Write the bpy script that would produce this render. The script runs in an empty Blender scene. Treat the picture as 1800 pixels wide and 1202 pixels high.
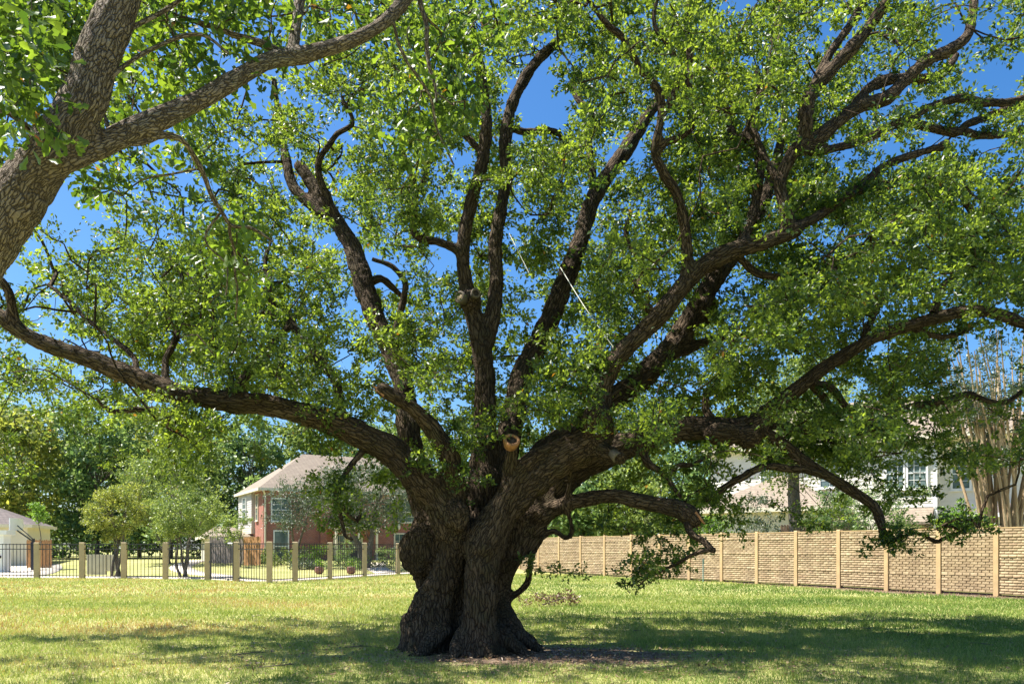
import bpy, math, random
import numpy as np
from mathutils import Vector, kdtree
R = math.radians
rng = np.random.default_rng(7); random.seed(7)
sc = bpy.context.scene
COL = sc.collection

# ------------------------------------------------------------------ camera, sky, sun, exposure
EYE = 1.65; FPX = 1400.0; HY = 963.0          # eye height, focal length in photo pixels, horizon row
cam = bpy.data.cameras.new('camera'); camo = bpy.data.objects.new('camera', cam); COL.objects.link(camo)
camo.location = (0, 0, EYE); camo.rotation_euler = (R(90), 0, 0)
cam.sensor_width = 36; cam.lens = 36*FPX/1800; cam.shift_y = (HY-601)/1800
cam.clip_start = 0.05; cam.clip_end = 3000
sc.camera = camo
SUN = Vector((-0.80, 0.04, 1.50)).normalized()     # direction towards the sun
wd = bpy.data.worlds.new('World'); sc.world = wd; wd.use_nodes = True
nt = wd.node_tree; sky = nt.nodes.new('ShaderNodeTexSky'); sky.sky_type = 'NISHITA'; sky.sun_disc = False
sky.sun_elevation = math.asin(SUN.z); sky.sun_rotation = math.atan2(SUN.x, SUN.y)
sky.air_density = 1.0; sky.dust_density = 1.4; sky.ozone_density = 6.0
hs_ = nt.nodes.new('ShaderNodeHueSaturation'); hs_.inputs['Saturation'].default_value = 1.25; nt.links.new(sky.outputs[0], hs_.inputs['Color'])
nt.links.new(hs_.outputs[0], nt.nodes['Background'].inputs[0]); nt.nodes['Background'].inputs[1].default_value = 0.076
sl = bpy.data.lights.new('sun', 'SUN'); sl.energy = 5.0; sl.angle = R(0.55); sl.color = (1, 0.95, 0.86)
so = bpy.data.objects.new('sun', sl); COL.objects.link(so); so.rotation_euler = SUN.to_track_quat('Z', 'Y').to_euler()
vs = sc.view_settings; vs.view_transform = 'Standard'; vs.look = 'None'; vs.gamma = 1; vs.use_curve_mapping = False
vs.exposure = 1.5
sc.cycles.max_bounces = 8; sc.cycles.diffuse_bounces = 4; sc.cycles.transmission_bounces = 6; sc.cycles.glossy_bounces = 3

# ------------------------------------------------------------------ helpers
def P(px, py, d):
    return np.array([(px-900)/FPX*d, d, EYE-(py-HY)/FPX*d])
def ground(x, y):
    x = np.asarray(x, float); y = np.asarray(y, float)
    t = np.clip((y-50)/18, 0, 1); s = t*t*(3-2*t)
    return 0.6*s
def tag(o, label=None, cat=None, group=None, kind=None):
    if label: o['label'] = label
    if cat: o['category'] = cat
    if group: o['group'] = group
    if kind: o['kind'] = kind
    return o
def empty(name, loc, rz=0):
    o = bpy.data.objects.new(name, None); COL.objects.link(o); o.location = loc; o.rotation_euler = (0, 0, rz); o.empty_display_size = .2
    return o
def link(name, me, mat, parent=None):
    o = bpy.data.objects.new(name, me); COL.objects.link(o)
    if mat is not None and len(me.materials) == 0: me.materials.append(mat)
    if parent is not None: o.parent = parent
    return o
def npmesh(name, V, F, smooth=False, attrs=None):
    V = np.asarray(V, np.float32); F = np.asarray(F, np.int32)
    me = bpy.data.meshes.new(name); n, k = F.shape
    me.vertices.add(len(V)); me.vertices.foreach_set('co', V.ravel())
    me.loops.add(n*k); me.loops.foreach_set('vertex_index', F.ravel())
    me.polygons.add(n); me.polygons.foreach_set('loop_start', np.arange(0, n*k, k, dtype=np.int32))
    try: me.polygons.foreach_set('loop_total', np.full(n, k, np.int32))
    except Exception: pass
    if smooth: me.polygons.foreach_set('use_smooth', np.ones(n, bool))
    for nm, a in (attrs or {}).items():
        a = np.asarray(a, np.float32)
        if a.ndim == 1:
            at = me.attributes.new(nm, 'FLOAT', 'POINT'); at.data.foreach_set('value', a)
        else:
            at = me.attributes.new(nm, 'FLOAT_VECTOR', 'POINT'); at.data.foreach_set('vector', a.ravel())
    me.update(calc_edges=True); me.validate()
    return me
class MB:                                   # collects boxes and polygons of one piece
    def __init__(s): s.v = []; s.f = []
    def box(s, a, b, ins=0):
        x0, y0, z0 = a; x1, y1, z1 = b; n = len(s.v)
        s.v += [(x0,y0,z0),(x1,y0,z0),(x1,y1,z0),(x0,y1,z0),(x0,y0,z1),(x1,y0,z1),(x1,y1,z1),(x0,y1,z1)]
        s.f += [tuple(n+i for i in q) for q in ((0,3,2,1),(4,5,6,7),(0,1,5,4),(1,2,6,5),(2,3,7,6),(3,0,4,7))]
        return s
    def poly(s, *pts):
        n = len(s.v); s.v += [tuple(p) for p in pts]; s.f.append(tuple(range(n, n+len(pts)))); return s
    def tube(s, pts, rad, sides=8):
        V, F, _ = tube(np.array(pts, float), np.array(rad, float)*np.ones(len(pts)), sides)
        n = len(s.v); s.v += [tuple(v) for v in V]; s.f += [tuple(n+i for i in f) for f in F]; return s
    def lathe(s, prof, c=(0,0,0), sides=14):
        n = len(s.v); m = len(prof)
        for r, z in prof:
            for k in range(sides):
                a = 2*math.pi*k/sides; s.v.append((c[0]+r*math.cos(a), c[1]+r*math.sin(a), c[2]+z))
        for i in range(m-1):
            for k in range(sides):
                k2 = (k+1) % sides
                s.f.append((n+i*sides+k, n+i*sides+k2, n+(i+1)*sides+k2, n+(i+1)*sides+k))
        s.f.append(tuple(n+k for k in range(sides))[::-1]); s.f.append(tuple(n+(m-1)*sides+k for k in range(sides)))
        return s
    def build(s, name, mat, parent=None, smooth=False):
        me = bpy.data.meshes.new(name); me.from_pydata(s.v, [], s.f); me.update()
        if smooth: me.polygons.foreach_set('use_smooth', np.ones(len(s.f), bool))
        return link(name, me, mat, parent)
def unit(a): return a/np.maximum(np.linalg.norm(a, axis=-1, keepdims=True), 1e-9)
def spline(pts, step):                      # Catmull-Rom through rows of any width, resampled
    pts = np.asarray(pts, float); n = len(pts)
    if n < 3:
        L = np.linalg.norm(pts[-1][:3]-pts[0][:3]); m = max(2, int(L/step)+1)
        t = np.linspace(0, 1, m)[:, None]; return pts[0]*(1-t)+pts[-1]*t
    Q = np.vstack([2*pts[0]-pts[1], pts, 2*pts[-1]-pts[-2]]); out = []
    for i in range(1, n):
        p0, p1, p2, p3 = Q[i-1], Q[i], Q[i+1], Q[i+2]
        m = max(2, int(np.linalg.norm(p2[:3]-p1[:3])/step)+1)
        t = np.linspace(0, 1, m, endpoint=False)[:, None]
        out.append(.5*(2*p1+(p2-p0)*t+(2*p0-5*p1+4*p2-p3)*t*t+(3*p1-p0-3*p2+p3)*t**3))
    out.append(pts[-1:]); return np.vstack(out)
def frames(C):
    T = unit(np.gradient(C, axis=0)); n = len(C); U = np.zeros_like(C)
    u = np.cross(T[0], [0.3, 0.9, 0.31]); u /= np.linalg.norm(u)
    for i in range(n):
        u = u-T[i]*np.dot(u, T[i]); u /= max(np.linalg.norm(u), 1e-9); U[i] = u
    return T, U, np.cross(T, U)
def tube(C, r, sides=8, cap=True):
    T, U, W = frames(C); n = len(C)
    a = np.linspace(0, 2*np.pi, sides, endpoint=False)
    V = C[:, None]+r[:, None, None]*(np.cos(a)[None, :, None]*U[:, None]+np.sin(a)[None, :, None]*W[:, None])
    V = V.reshape(-1, 3)
    i = np.arange(n-1)[:, None]*sides; k = np.arange(sides)[None]; k2 = (k+1) % sides
    F = np.stack([i+k, i+k2, i+sides+k2, i+sides+k], -1).reshape(-1, 4).tolist()
    s = np.concatenate([[0], np.cumsum(np.linalg.norm(np.diff(C, axis=0), axis=1))])
    B = np.stack([np.broadcast_to(r[:, None]*np.cos(a), (n, sides)), np.broadcast_to(r[:, None]*np.sin(a), (n, sides)), np.broadcast_to(s[:, None], (n, sides))], -1).reshape(-1, 3)
    if cap:
        F.append(list(range(sides))[::-1]); F.append([(n-1)*sides+j for j in range(sides)])
    return V, F, B
_perm = rng.permutation(256).astype(np.int64); _grad = unit(rng.normal(size=(256, 3)))
def perlin(p):
    p = np.asarray(p, float); i = np.floor(p).astype(np.int64); f = p-i; w = f*f*f*(f*(f*6-15)+10); out = 0
    for dx in (0, 1):
        for dy in (0, 1):
            for dz in (0, 1):
                h = _perm[(_perm[(_perm[(i[:, 0]+dx) & 255]+i[:, 1]+dy) & 255]+i[:, 2]+dz) & 255]
                g = (_grad[h]*(f-[dx, dy, dz])).sum(1)
                out = out+g*np.where(dx, w[:, 0], 1-w[:, 0])*np.where(dy, w[:, 1], 1-w[:, 1])*np.where(dz, w[:, 2], 1-w[:, 2])
    return out*1.6

# ------------------------------------------------------------------ materials
class NT:
    def __init__(s, name):
        s.m = bpy.data.materials.new(name); s.m.use_nodes = True; s.t = s.m.node_tree
        s.b = s.t.nodes['Principled BSDF']; s.out = s.t.nodes['Material Output']
    def n(s, ty, **kw):
        x = s.t.nodes.new(ty)
        for k, v in kw.items(): setattr(x, k, v)
        return x
    def l(s, a, b): s.t.links.new(a, b)
    def ramp(s, fac, stops):
        r = s.n('ShaderNodeValToRGB'); el = r.color_ramp.elements
        while len(el) < len(stops): el.new(.5)
        for e, (p, c) in zip(el, stops): e.position = p; e.color = (*c, 1)
        s.l(fac, r.inputs[0]); return r.outputs[0]
    def noise(s, vec, scale, detail=4, rough=.55, **kw):
        x = s.n('ShaderNodeTexNoise', **kw); x.inputs['Scale'].default_value = scale; x.inputs['Detail'].default_value = detail; x.inputs['Roughness'].default_value = rough
        if vec is not None: s.l(vec, x.inputs['Vector'])
        return x.outputs[0]
    def mix(s, fac, a, b, mode='MIX'):
        x = s.n('ShaderNodeMixRGB', blend_type=mode)
        for i, v in enumerate((fac, a, b)):
            if hasattr(v, 'links') or hasattr(v, 'is_linked'): s.l(v, x.inputs[i])
            elif i == 0: x.inputs[0].default_value = v
            else: x.inputs[i].default_value = (*v, 1)
        return x.outputs[0]
    def bump(s, h, strength, dist):
        x = s.n('ShaderNodeBump'); x.inputs['Strength'].default_value = strength; x.inputs['Distance'].default_value = dist
        s.l(h, x.inputs['Height']); s.l(x.outputs[0], s.b.inputs['Normal'])
    def geo(s): return s.n('ShaderNodeNewGeometry').outputs['Position']
    def obj(s): return s.n('ShaderNodeTexCoord').outputs['Object']
    def attr(s, nm, o='Fac'): return s.n('ShaderNodeAttribute', attribute_name=nm).outputs[o]
    def rnd(s): return s.n('ShaderNodeObjectInfo').outputs['Random']
    def scale(s, vec, v):
        x = s.n('ShaderNodeVectorMath', operation='MULTIPLY'); s.l(vec, x.inputs[0]); x.inputs[1].default_value = v; return x.outputs[0]
def plain(name, c, rough=.6, var=.15, scale=6, metal=0, spec=.5, bump=0):
    m = NT(name); co = m.geo(); f = m.noise(co, scale, 5)
    col = m.ramp(f, [(.3, tuple(x*(1-var) for x in c)), (.7, tuple(min(1, x*(1+var)) for x in c))])
    m.l(col, m.b.inputs['Base Color']); m.b.inputs['Roughness'].default_value = rough; m.b.inputs['Metallic'].default_value = metal
    m.b.inputs['Specular IOR Level'].default_value = spec
    if bump: m.bump(m.noise(co, scale*6, 4), bump, .01)
    return m.m
def leafmat(name, stops, trans, tmix=.45, rough=.42, spec=.45):
    m = NT(name); a = m.attr('rnd'); col = m.ramp(a, stops); m.l(col, m.b.inputs['Base Color'])
    m.b.inputs['Roughness'].default_value = rough; m.b.inputs['Specular IOR Level'].default_value = spec
    t = m.n('ShaderNodeBsdfTranslucent'); m.l(m.mix(1.0, m.ramp(a, [(0, (.22, .30, .30)), (.5, (.75, .75, .75)), (.96, (1.15, 1.1, 1.0)), (1, (1, .35, .25))]), trans, 'MULTIPLY'), t.inputs[0])
    x = m.n('ShaderNodeMixShader'); x.inputs[0].default_value = tmix
    m.l(m.b.outputs[0], x.inputs[1]); m.l(t.outputs[0], x.inputs[2]); m.l(x.outputs[0], m.out.inputs[0])
    return m.m
def barkmat(name, dark, mid, light, moss=None, sx=20, bs=1.0, asp=.28):
    m = NT(name); co = m.attr('bark', 'Vector'); pos = m.geo()
    wob = m.n('ShaderNodeVectorMath', operation='MULTIPLY_ADD'); nz = m.n('ShaderNodeTexNoise'); nz.inputs['Scale'].default_value = 6; nz.inputs['Detail'].default_value = 4; m.l(co, nz.inputs['Vector'])
    m.l(nz.outputs['Color'], wob.inputs[0]); wob.inputs[1].default_value = (.10, .10, .22); m.l(co, wob.inputs[2])
    v = m.scale(wob.outputs[0], (sx, sx, sx*asp))
    vo = m.n('ShaderNodeTexVoronoi', feature='DISTANCE_TO_EDGE'); vo.inputs['Scale'].default_value = 1; m.l(v, vo.inputs['Vector'])
    vc = m.n('ShaderNodeTexVoronoi', feature='F1'); vc.inputs['Scale'].default_value = 1; m.l(v, vc.inputs['Vector'])
    fine = m.noise(m.scale(co, (80, 80, 26)), 1.0, 4, .65)
    plate = m.ramp(vo.outputs['Distance'], [(.0, (0, 0, 0)), (.07, (.55, .55, .55)), (.16, (.9, .9, .9)), (.4, (1, 1, 1))])
    big = m.noise(pos, 1.3, 4)
    col = m.ramp(fine, [(.30, mid), (.70, light)])
    sepc = m.n('ShaderNodeSeparateColor'); m.l(vc.outputs['Color'], sepc.inputs[0])
    col = m.mix(m.ramp(sepc.outputs[0], [(.2, (0, 0, 0)), (1, (.65, .65, .65))]), col, tuple(x*.75 for x in mid))
    if moss: col = m.mix(m.ramp(m.noise(pos, 2.6, 6, .7), [(.50, (0, 0, 0)), (.64, (.7, .7, .7))]), col, moss)
    col = m.mix(plate, dark, col)
    col = m.mix(m.ramp(big, [(.40, (0, 0, 0)), (.65, (.55, .55, .55))]), col, tuple(x*.62 for x in mid))
    m.l(col, m.b.inputs['Base Color']); m.b.inputs['Roughness'].default_value = .9; m.b.inputs['Specular IOR Level'].default_value = .12
    ad = m.n('ShaderNodeMath', operation='MULTIPLY_ADD'); m.l(fine, ad.inputs[0]); ad.inputs[1].default_value = .7; m.l(plate, ad.inputs[2])
    rg = m.noise(m.scale(wob.outputs[0], (sx*1.1, sx*1.1, sx*asp*.8)), 1.0, 5, .65, noise_type='RIDGED_MULTIFRACTAL')
    a2 = m.n('ShaderNodeMath', operation='MULTIPLY_ADD'); m.l(rg, a2.inputs[0]); a2.inputs[1].default_value = -.45; m.l(ad.outputs[0], a2.inputs[2])
    m.bump(a2.outputs[0], bs, .03)
    return m.m
M = {}
M['bark'] = barkmat('oak_bark', (.022, .015, .010), (.085, .059, .039), (.18, .132, .09), (.08, .074, .038), 22, 1.0, .17)
M['fbark'] = barkmat('lichened_oak_bark', (.085, .062, .045), (.19, .146, .108), (.38, .32, .255), (.29, .28, .24), 54, 1.0, .2)
M['bbark'] = barkmat('grey_bark', (.12, .10, .08), (.22, .19, .155), (.36, .32, .27))
M['cbark'] = barkmat('smooth_tan_bark', (.30, .20, .11), (.45, .33, .20), (.60, .48, .32), None, 6, .3, .1)
G1 = [(0, (.014, .038, .015)), (.35, (.035, .073, .02)), (.7, (.09, .145, .03)), (.965, (.21, .27, .05)), (.985, (.30, .13, .04)), (1, (.34, .16, .05))]
M['leaf'] = leafmat('oak_leaf', G1, (.46, .62, .05), .40)
M['fleaf'] = leafmat('broad_oak_leaf', [(0, (.02, .05, .012)), (.5, (.045, .095, .018)), (.95, (.10, .17, .026)), (.985, (.36, .12, .035)), (1, (.4, .14, .04))], (.32, .48, .035), .42)
M['leafA'] = leafmat('dense_green_leaf', [(0, (.05, .11, .035)), (.5, (.12, .205, .06)), (1, (.23, .31, .11))], (.40, .56, .14), .42)
M['leafB'] = leafmat('yellow_green_leaf', [(0, (.07, .125, .03)), (.5, (.155, .225, .055)), (1, (.26, .32, .09))], (.42, .52, .09), .42)
M['leafC'] = leafmat('grey_green_leaf', [(0, (.05, .075, .045)), (.5, (.095, .125, .075)), (1, (.19, .22, .15))], (.16, .24, .09), .25)
M['leafD'] = leafmat('olive_flecked_leaf', [(0, (.10, .14, .03)), (.5, (.22, .26, .055)), (.8, (.32, .32, .08)), (1, (.40, .33, .11))], (.55, .60, .09), .45)
M['leafE'] = leafmat('bright_green_leaf', [(0, (.07, .15, .02)), (.5, (.13, .26, .03)), (1, (.22, .34, .05))], (.34, .55, .05), .45)
M['drybrown'] = leafmat('dry_leaf', [(0, (.10, .055, .03)), (.5, (.20, .12, .065)), (1, (.38, .28, .18))], (.3, .18, .08), .15)

# ------------------------------------------------------------------ ground
WA = np.array([16.5, 27.1]); WE = unit(np.array([-13.4, 24.6])); WN = np.array([-WE[1], WE[0]])    # near wall post, direction, facing normal
def soil(x, y):                              # bare-earth weight: under the oak and along the wall foot
    d1 = np.hypot((x-.45)/2.5, (y-12.2)/1.2)
    s = np.clip(1.35-d1, 0, 1)
    q = (np.stack([x, y], -1)-WA); wd_ = q@WN; al = q@WE
    s2 = np.maximum(np.clip(1.25-np.abs(wd_)/1.5, 0, 1)*np.clip((11-al)/6, 0, 1), np.clip(1.3-np.abs(wd_)/.4, 0, 1))
    return np.clip(np.maximum(s, s2), 0, 1)
gm = NT('lawn_soil'); pos = gm.geo()
base = gm.ramp(gm.noise(pos, .35, 6, .6), [(.32, (.20, .23, .07)), (.5, (.31, .30, .11)), (.68, (.44, .39, .18))])
base = gm.mix(gm.ramp(gm.noise(pos, 6, 5, .7), [(.35, (0, 0, 0)), (.7, (.6, .6, .6))]), base, (.19, .22, .06))
base = gm.mix(gm.ramp(gm.noise(pos, 40, 3), [(.4, (0, 0, 0)), (.7, (.4, .4, .4))]), base, (.45, .41, .20))
dirt = gm.ramp(gm.noise(pos, 9, 6, .75), [(.3, (.075, .05, .035)), (.5, (.15, .105, .075)), (.72, (.30, .23, .165))])
mm = gm.n('ShaderNodeMath', operation='MULTIPLY_ADD'); gm.l(gm.noise(pos, 1.8, 5, .65), mm.inputs[0]); mm.inputs[1].default_value = 1.3; mm.inputs[2].default_value = -.65
ms = gm.n('ShaderNodeMath', operation='ADD'); gm.l(gm.attr('soil'), ms.inputs[0]); gm.l(mm.outputs[0], ms.inputs[1])
col = gm.mix(gm.ramp(ms.outputs[0], [(.32, (0, 0, 0)), (.6, (1, 1, 1))]), base, dirt)
gm.l(col, gm.b.inputs['Base Color']); gm.b.inputs['Roughness'].default_value = .95; gm.b.inputs['Specular IOR Level'].default_value = .1
gm.bump(gm.noise(pos, 25, 6, .7), .8, .03)
xs = np.concatenate([[-900, -400, -200, -100], np.arange(-60, 60.1, 1.0), [100, 200, 400, 900]])
ys = np.concatenate([[-300, -100, -30], np.arange(-10, 90.1, 1.0), [120, 200, 400, 1500]])
X, Y = np.meshgrid(xs, ys); Z = ground(X, Y)+.03*perlin(np.stack([X.ravel()*.35, Y.ravel()*.35, 0*X.ravel()], -1)).reshape(X.shape)*(Y < 48)*(Y > 0)
nx = len(xs); I = (np.arange(len(ys)-1)[:, None]*nx+np.arange(nx-1)[None]).ravel()
gme = npmesh('ground', np.stack([X, Y, Z], -1).reshape(-1, 3), np.stack([I, I+1, I+nx+1, I+nx], -1), True, {'soil': soil(X.ravel(), Y.ravel())})
tag(link('ground', gme, gm.m), kind='structure')
concrete = plain('pale_concrete', (.52, .46, .38), .85, .12, 2.5, bump=.3)
def ribbon(name, pts, w, z, mat):
    C = spline(np.array([(x, y, 0) for x, y in pts]), .5); T = unit(np.gradient(C, axis=0)); N = np.stack([-T[:, 1], T[:, 0], 0*T[:, 0]], -1)
    A = C+N*w/2; B = C-N*w/2
    V = []
    for k, Q in enumerate((A, B)):
        q = Q.copy(); q[:, 2] = ground(q[:, 0], q[:, 1])+z; V.append(q)
    A, B = V; n = len(A); Vv = np.vstack([A, B, A-[0, 0, .12], B-[0, 0, .12]]); i = np.arange(n-1)
    F = np.vstack([np.stack([i, i+n, i+n+1, i+1], -1), np.stack([i+1, i+1+2*n, i+2*n, i], -1), np.stack([i+n, i+3*n, i+3*n+1, i+n+1], -1)])
    return tag(link(name, npmesh(name, Vv, F), mat), kind='structure')

# iron fence post line (x, y) on the ground, from the left frame edge to behind the trunk
FP = [(-29.0, 43.9), (-26.0, 43.6), (-23.2, 43.0), (-20.8, 42.7), (-18.4, 42.3), (-15.6, 40.8), (-13.55, 39.2), (-11.45, 37.6), (-10.65, 39.1), (-9.6, 42.0), (-8.4, 45.4), (-7.0, 49.0), (-4.8, 52.8), (-2.9, 56.2)]
ribbon('pavement', [(-60, 45.2), (-30, 45.0), (-19, 43.9), (-15.0, 42.0), (-12.5, 40.2), (-10.6, 41.4), (-8.9, 45.4), (-7.2, 48.9)][0:5]+[(-10.3, 42.4), (-8.7, 47.2), (-6.8, 51.2), (-4.0, 56.0)], 1.3, .05, concrete)
ribbon('garden_path', [(-15.9, 44.5), (-16.8, 46.5), (-19.5, 50.5), (-22.0, 54), (-24.5, 59), (-26.5, 68)], 1.5, .03, concrete)
ribbon('porch_walk', [(-7.6, 50.2), (-8.8, 54), (-9.9, 58), (-10.6, 63)], 1.5, .03, concrete)
ribbon('driveway', [(-29.4, 46), (-30.9, 50), (-33.6, 56), (-36, 60)], 3.4, .03, concrete)

# ------------------------------------------------------------------ oak: limbs traced as (x, y, width) pixels, depth from where they leave the trunk
SK = {}                                     # name -> samples [x y z r]
def tr(name, parent, dend, pts, dstart=None):
    pts = np.array(pts, float)
    if pts.shape[1] == 4: d = pts[:, 3]
    else:
        if dstart is None:
            S = SK[parent]; pp = np.stack([S[:, 0]/S[:, 1]*FPX+900, HY-(S[:, 2]-EYE)/S[:, 1]*FPX], -1)
            dstart = S[np.argmin(((pp-pts[0, :2])**2).sum(1)), 1]
        s = np.concatenate([[0], np.cumsum(np.linalg.norm(np.diff(pts[:, :2], axis=0), axis=1))]); s /= s[-1]
        d = dstart+(dend-dstart)*s
    rows = np.array([[*P(a[0], a[1], dd), a[2]/2*dd/FPX] for a, dd in zip(pts, d)])
    SK[name] = spline(rows, .06); SK[name][:, 3] = np.maximum(SK[name][:, 3], .006)
    return name
TR = ['front_column', 'left_column', 'back_column', 'right_column', 'core']
tr('front_column', None, 0, [(842,1190,92,12.3),(843,1148,76,12.35),(843,1120,66,12.38),(842,1080,60,12.4),(845,1020,62,12.4),(850,970,66,12.5),(866,925,70,12.6),(895,885,60,12.6)])
tr('left_column', None, 0, [(752,1175,110,12.9),(752,1125,98,12.9),(760,1075,80,12.9),(774,1040,66,12.9),(790,995,54,12.8),(797,955,52,12.7),(795,915,56,12.7)])
tr('back_column', None, 0, [(800,1150,110,13.6),(790,1060,90,13.6),(765,1000,82,13.5),(755,955,80,13.4),(760,905,66,13.5),(745,858,56,13.6)])
tr('right_column', None, 0, [(893,1180,112,13.3),(887,1120,80,13.3),(868,1060,60,13.4),(874,1005,62,13.4),(900,955,64,13.3),(928,918,58,13.3)])
tr('core', None, 0, [(830,1165,120,13.2),(822,1050,76,13.3),(828,960,66,13.4),(845,895,74,13.4),(856,845,72,13.4)])
for k, (an, L, rr_) in enumerate([(3.3, .5, .13), (3.9, .45, .13), (4.45, .4, .10), (4.95, .45, .10), (5.5, .45, .12), (5.95, .45, .10), (.3, .4, .10), (2.7, .4, .12)]):
    c_ = np.array([-.62, 12.98]); dr_ = np.array([math.cos(an), math.sin(an)*.92]); sd = np.array([-dr_[1], dr_[0]])
    SK['root%d' % k] = spline(np.array([[*(c_+dr_*.62), .34, rr_*1.05], [*(c_+dr_*.95), .13, rr_], [*(c_+dr_*(.95+L*.35)+sd*.06), .02, rr_*.62], [*(c_+dr_*(.95+L*.7)-sd*.08), -.03, rr_*.42], [*(c_+dr_*(.95+L)-sd*.02), -.09, rr_*.25]]), .06); TR.append('root%d' % k)
FUSE = []; THIN = []
def lm(name, parent, dend, pts, dstart=None, fuse=True):
    tr(name, parent, dend, pts, dstart); (FUSE if fuse else THIN).append(name)
    if fuse: SK[name][:, 3] *= .83
lm('L1','left_column',11.6,[(795,930,84),(778,890,80),(742,842,74),(690,796,64),(640,767,58),(580,741,52),(500,718,47),(430,708,46),(350,698,45),(290,685,46),(240,665,44),(180,640,40),(120,618,38),(70,600,36),(30,578,34),(-10,548,28),(-70,520,22)])
lm('L1u','L1',11.4,[(30,576,26),(22,548,22),(16,515,20),(0,492,18),(-30,470,14)])
lm('L1b','left_column',12.0,[(805,900,56),(800,850,48),(788,800,42),(757,750,37),(722,715,33),(690,695,31),(672,683,30)])
lm('C','back_column',15.2,[(752,890,74),(735,840,62),(722,780,54),(716,720,50),(702,655,44),(678,600,42),(655,545,44),(640,500,44),(622,440,38),(600,400,34),(572,358,30),(545,318,26),(527,292,24)])
lm('C2','C',15.8,[(600,400,28),(560,370,26),(520,335,24),(507,300,22),(495,235,17),(487,185,14),(481,140,12)])
lm('M1','core',13.9,[(848,870,70),(850,810,56),(853,740,48),(853,680,46),(850,630,46),(840,580,42),(826,535,36),(816,480,31),(816,420,29),(830,350,29),(848,285,27),(855,220,26),(850,160,24),(838,90,20),(828,30,16),(822,-60,11)])
lm('M1r','M1',15.6,[(855,600,38),(868,545,34),(873,490,32),(871,430,31),(880,370,29),(890,310,28),(888,250,27),(898,190,26),(918,145,24),(945,107,22),(975,78,20),(1000,55,17),(1016,15,14),(1022,-40,10)])
lm('M1l','M1',13.2,[(816,455,22),(800,438,20),(770,425,18),(736,418,18),(726,400,17),(730,345,16),(722,295,14),(703,262,10)])
lm('M2','core',17.4,[(872,860,58),(890,790,54),(903,725,54),(920,655,48),(945,605,46),(968,555,44),(988,505,42),(1010,450,40),(1026,400,37),(1048,340,35),(1082,290,33),(1112,245,30),(1145,195,24),(1180,140,18),(1200,80,12)])
lm('R1','front_column',12.2,[(880,905,74),(915,868,66),(965,826,62),(1015,795,64),(1052,772,66),(1052,735,56),(1057,690,46),(1077,640,42),(1110,602,40),(1150,565,42),(1187,520,40),(1212,490,38),(1252,458,40),(1300,436,36),(1350,425,32),(1402,404,28)])
lm('Rup','front_column',12.6,[(850,960,56),(878,900,46),(905,840,42),(940,805,40),(985,785,40),(1030,765,40)],12.3)
lm('R1t','R1',12.8,[(1388,410,28),(1381,370,28),(1371,320,28),(1388,279,29),(1412,240,31),(1418,190,31),(1428,160,32),(1467,117,31),(1507,73,28),(1547,20,24),(1580,-40,18)])
lm('R1tb','R1t',13.6,[(1425,170,24),(1450,110,20),(1490,50,18),(1520,0,14),(1540,-50,10)])
lm('R1a','R1t',14.2,[(1410,262,30),(1433,247,30),(1475,212,29),(1510,187,29),(1560,172,28),(1590,142,28),(1633,105,26),(1667,90,25),(1700,63,23),(1710,20,20),(1716,-30,14)])
lm('R1a2','R1a',14.6,[(1500,190,22),(1522,160,22),(1553,143,24),(1592,138,22),(1623,140,21),(1657,130,20),(1680,98,17)])
lm('R1b','R1t',15.4,[(1415,268,20),(1453,264,18),(1517,247,19),(1583,215,19),(1627,223,19),(1680,233,20),(1700,219,18),(1750,200,17),(1800,180,15),(1850,165,12)])
lm('R1b2','R1b',15.0,[(1575,220,14),(1603,208,13),(1633,190,13),(1687,173,14),(1733,181,14),(1790,176,12),(1840,150,9)], fuse=False)
lm('R1b3','R1b',15.6,[(1690,230,14),(1720,238,13),(1760,237,12),(1810,226,11),(1850,222,8)], fuse=False)
lm('R1c','R1',13.4,[(1395,405,26),(1450,372,22),(1510,330,20),(1553,293,19),(1613,270,18),(1660,257,18)])
lm('R1d','R1c',14.6,[(1505,335,16),(1545,328,15),(1580,320,15),(1607,304,15),(1640,308,15),(1680,330,14),(1702,362,12),(1722,398,11),(1745,440,8)], fuse=False)
lm('R1e','R1',13.8,[(1300,436,26),(1322,380,24),(1334,320,22),(1332,268,22),(1317,244,22),(1292,247,20),(1282,217,18),(1277,193,16),(1270,150,12)])
lm('R1f','R1e',13.2,[(1310,240,18),(1322,205,17),(1332,185,16),(1334,143,15),(1330,118,13)])
lm('R2','R1',11.4,[(1206,495,30),(1208,450,25),(1204,400,24),(1190,342,24),(1168,308,23),(1151,268,22),(1157,232,21),(1164,193,20),(1153,153,19),(1123,117,18),(1100,72,17),(1067,43,15),(1036,0,13),(1020,-50,9)])
lm('R2b','R2',11.9,[(1153,272,18),(1172,250,18),(1198,240,18),(1217,215,18),(1211,167,17),(1213,100,16),(1206,50,14),(1212,0,12),(1220,-60,8)])
lm('R3','core',16.4,[(905,850,50),(960,790,48),(1030,740,48),(1110,680,50),(1180,612,48),(1225,545,46),(1262,480,40),(1320,400,34),(1350,330,28),(1370,260,20),(1380,180,14)])
lm('R3b','R3',15.4,[(1165,625,24),(1205,615,22),(1245,600,21),(1300,590,19),(1342,591,17),(1380,606,14),(1405,622,10)])
lm('R4','right_column',13.6,[(928,925,66),(960,880,58),(1000,840,56),(1060,802,56),(1120,777,54),(1180,757,50),(1240,752,50),(1298,756,56),(1335,738,42),(1390,692,34),(1440,652,32),(1480,627,30),(1530,597,29),(1580,578,28),(1640,560,27),(1700,547,26),(1750,551,25),(1800,570,24),(1870,590,18)])
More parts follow.
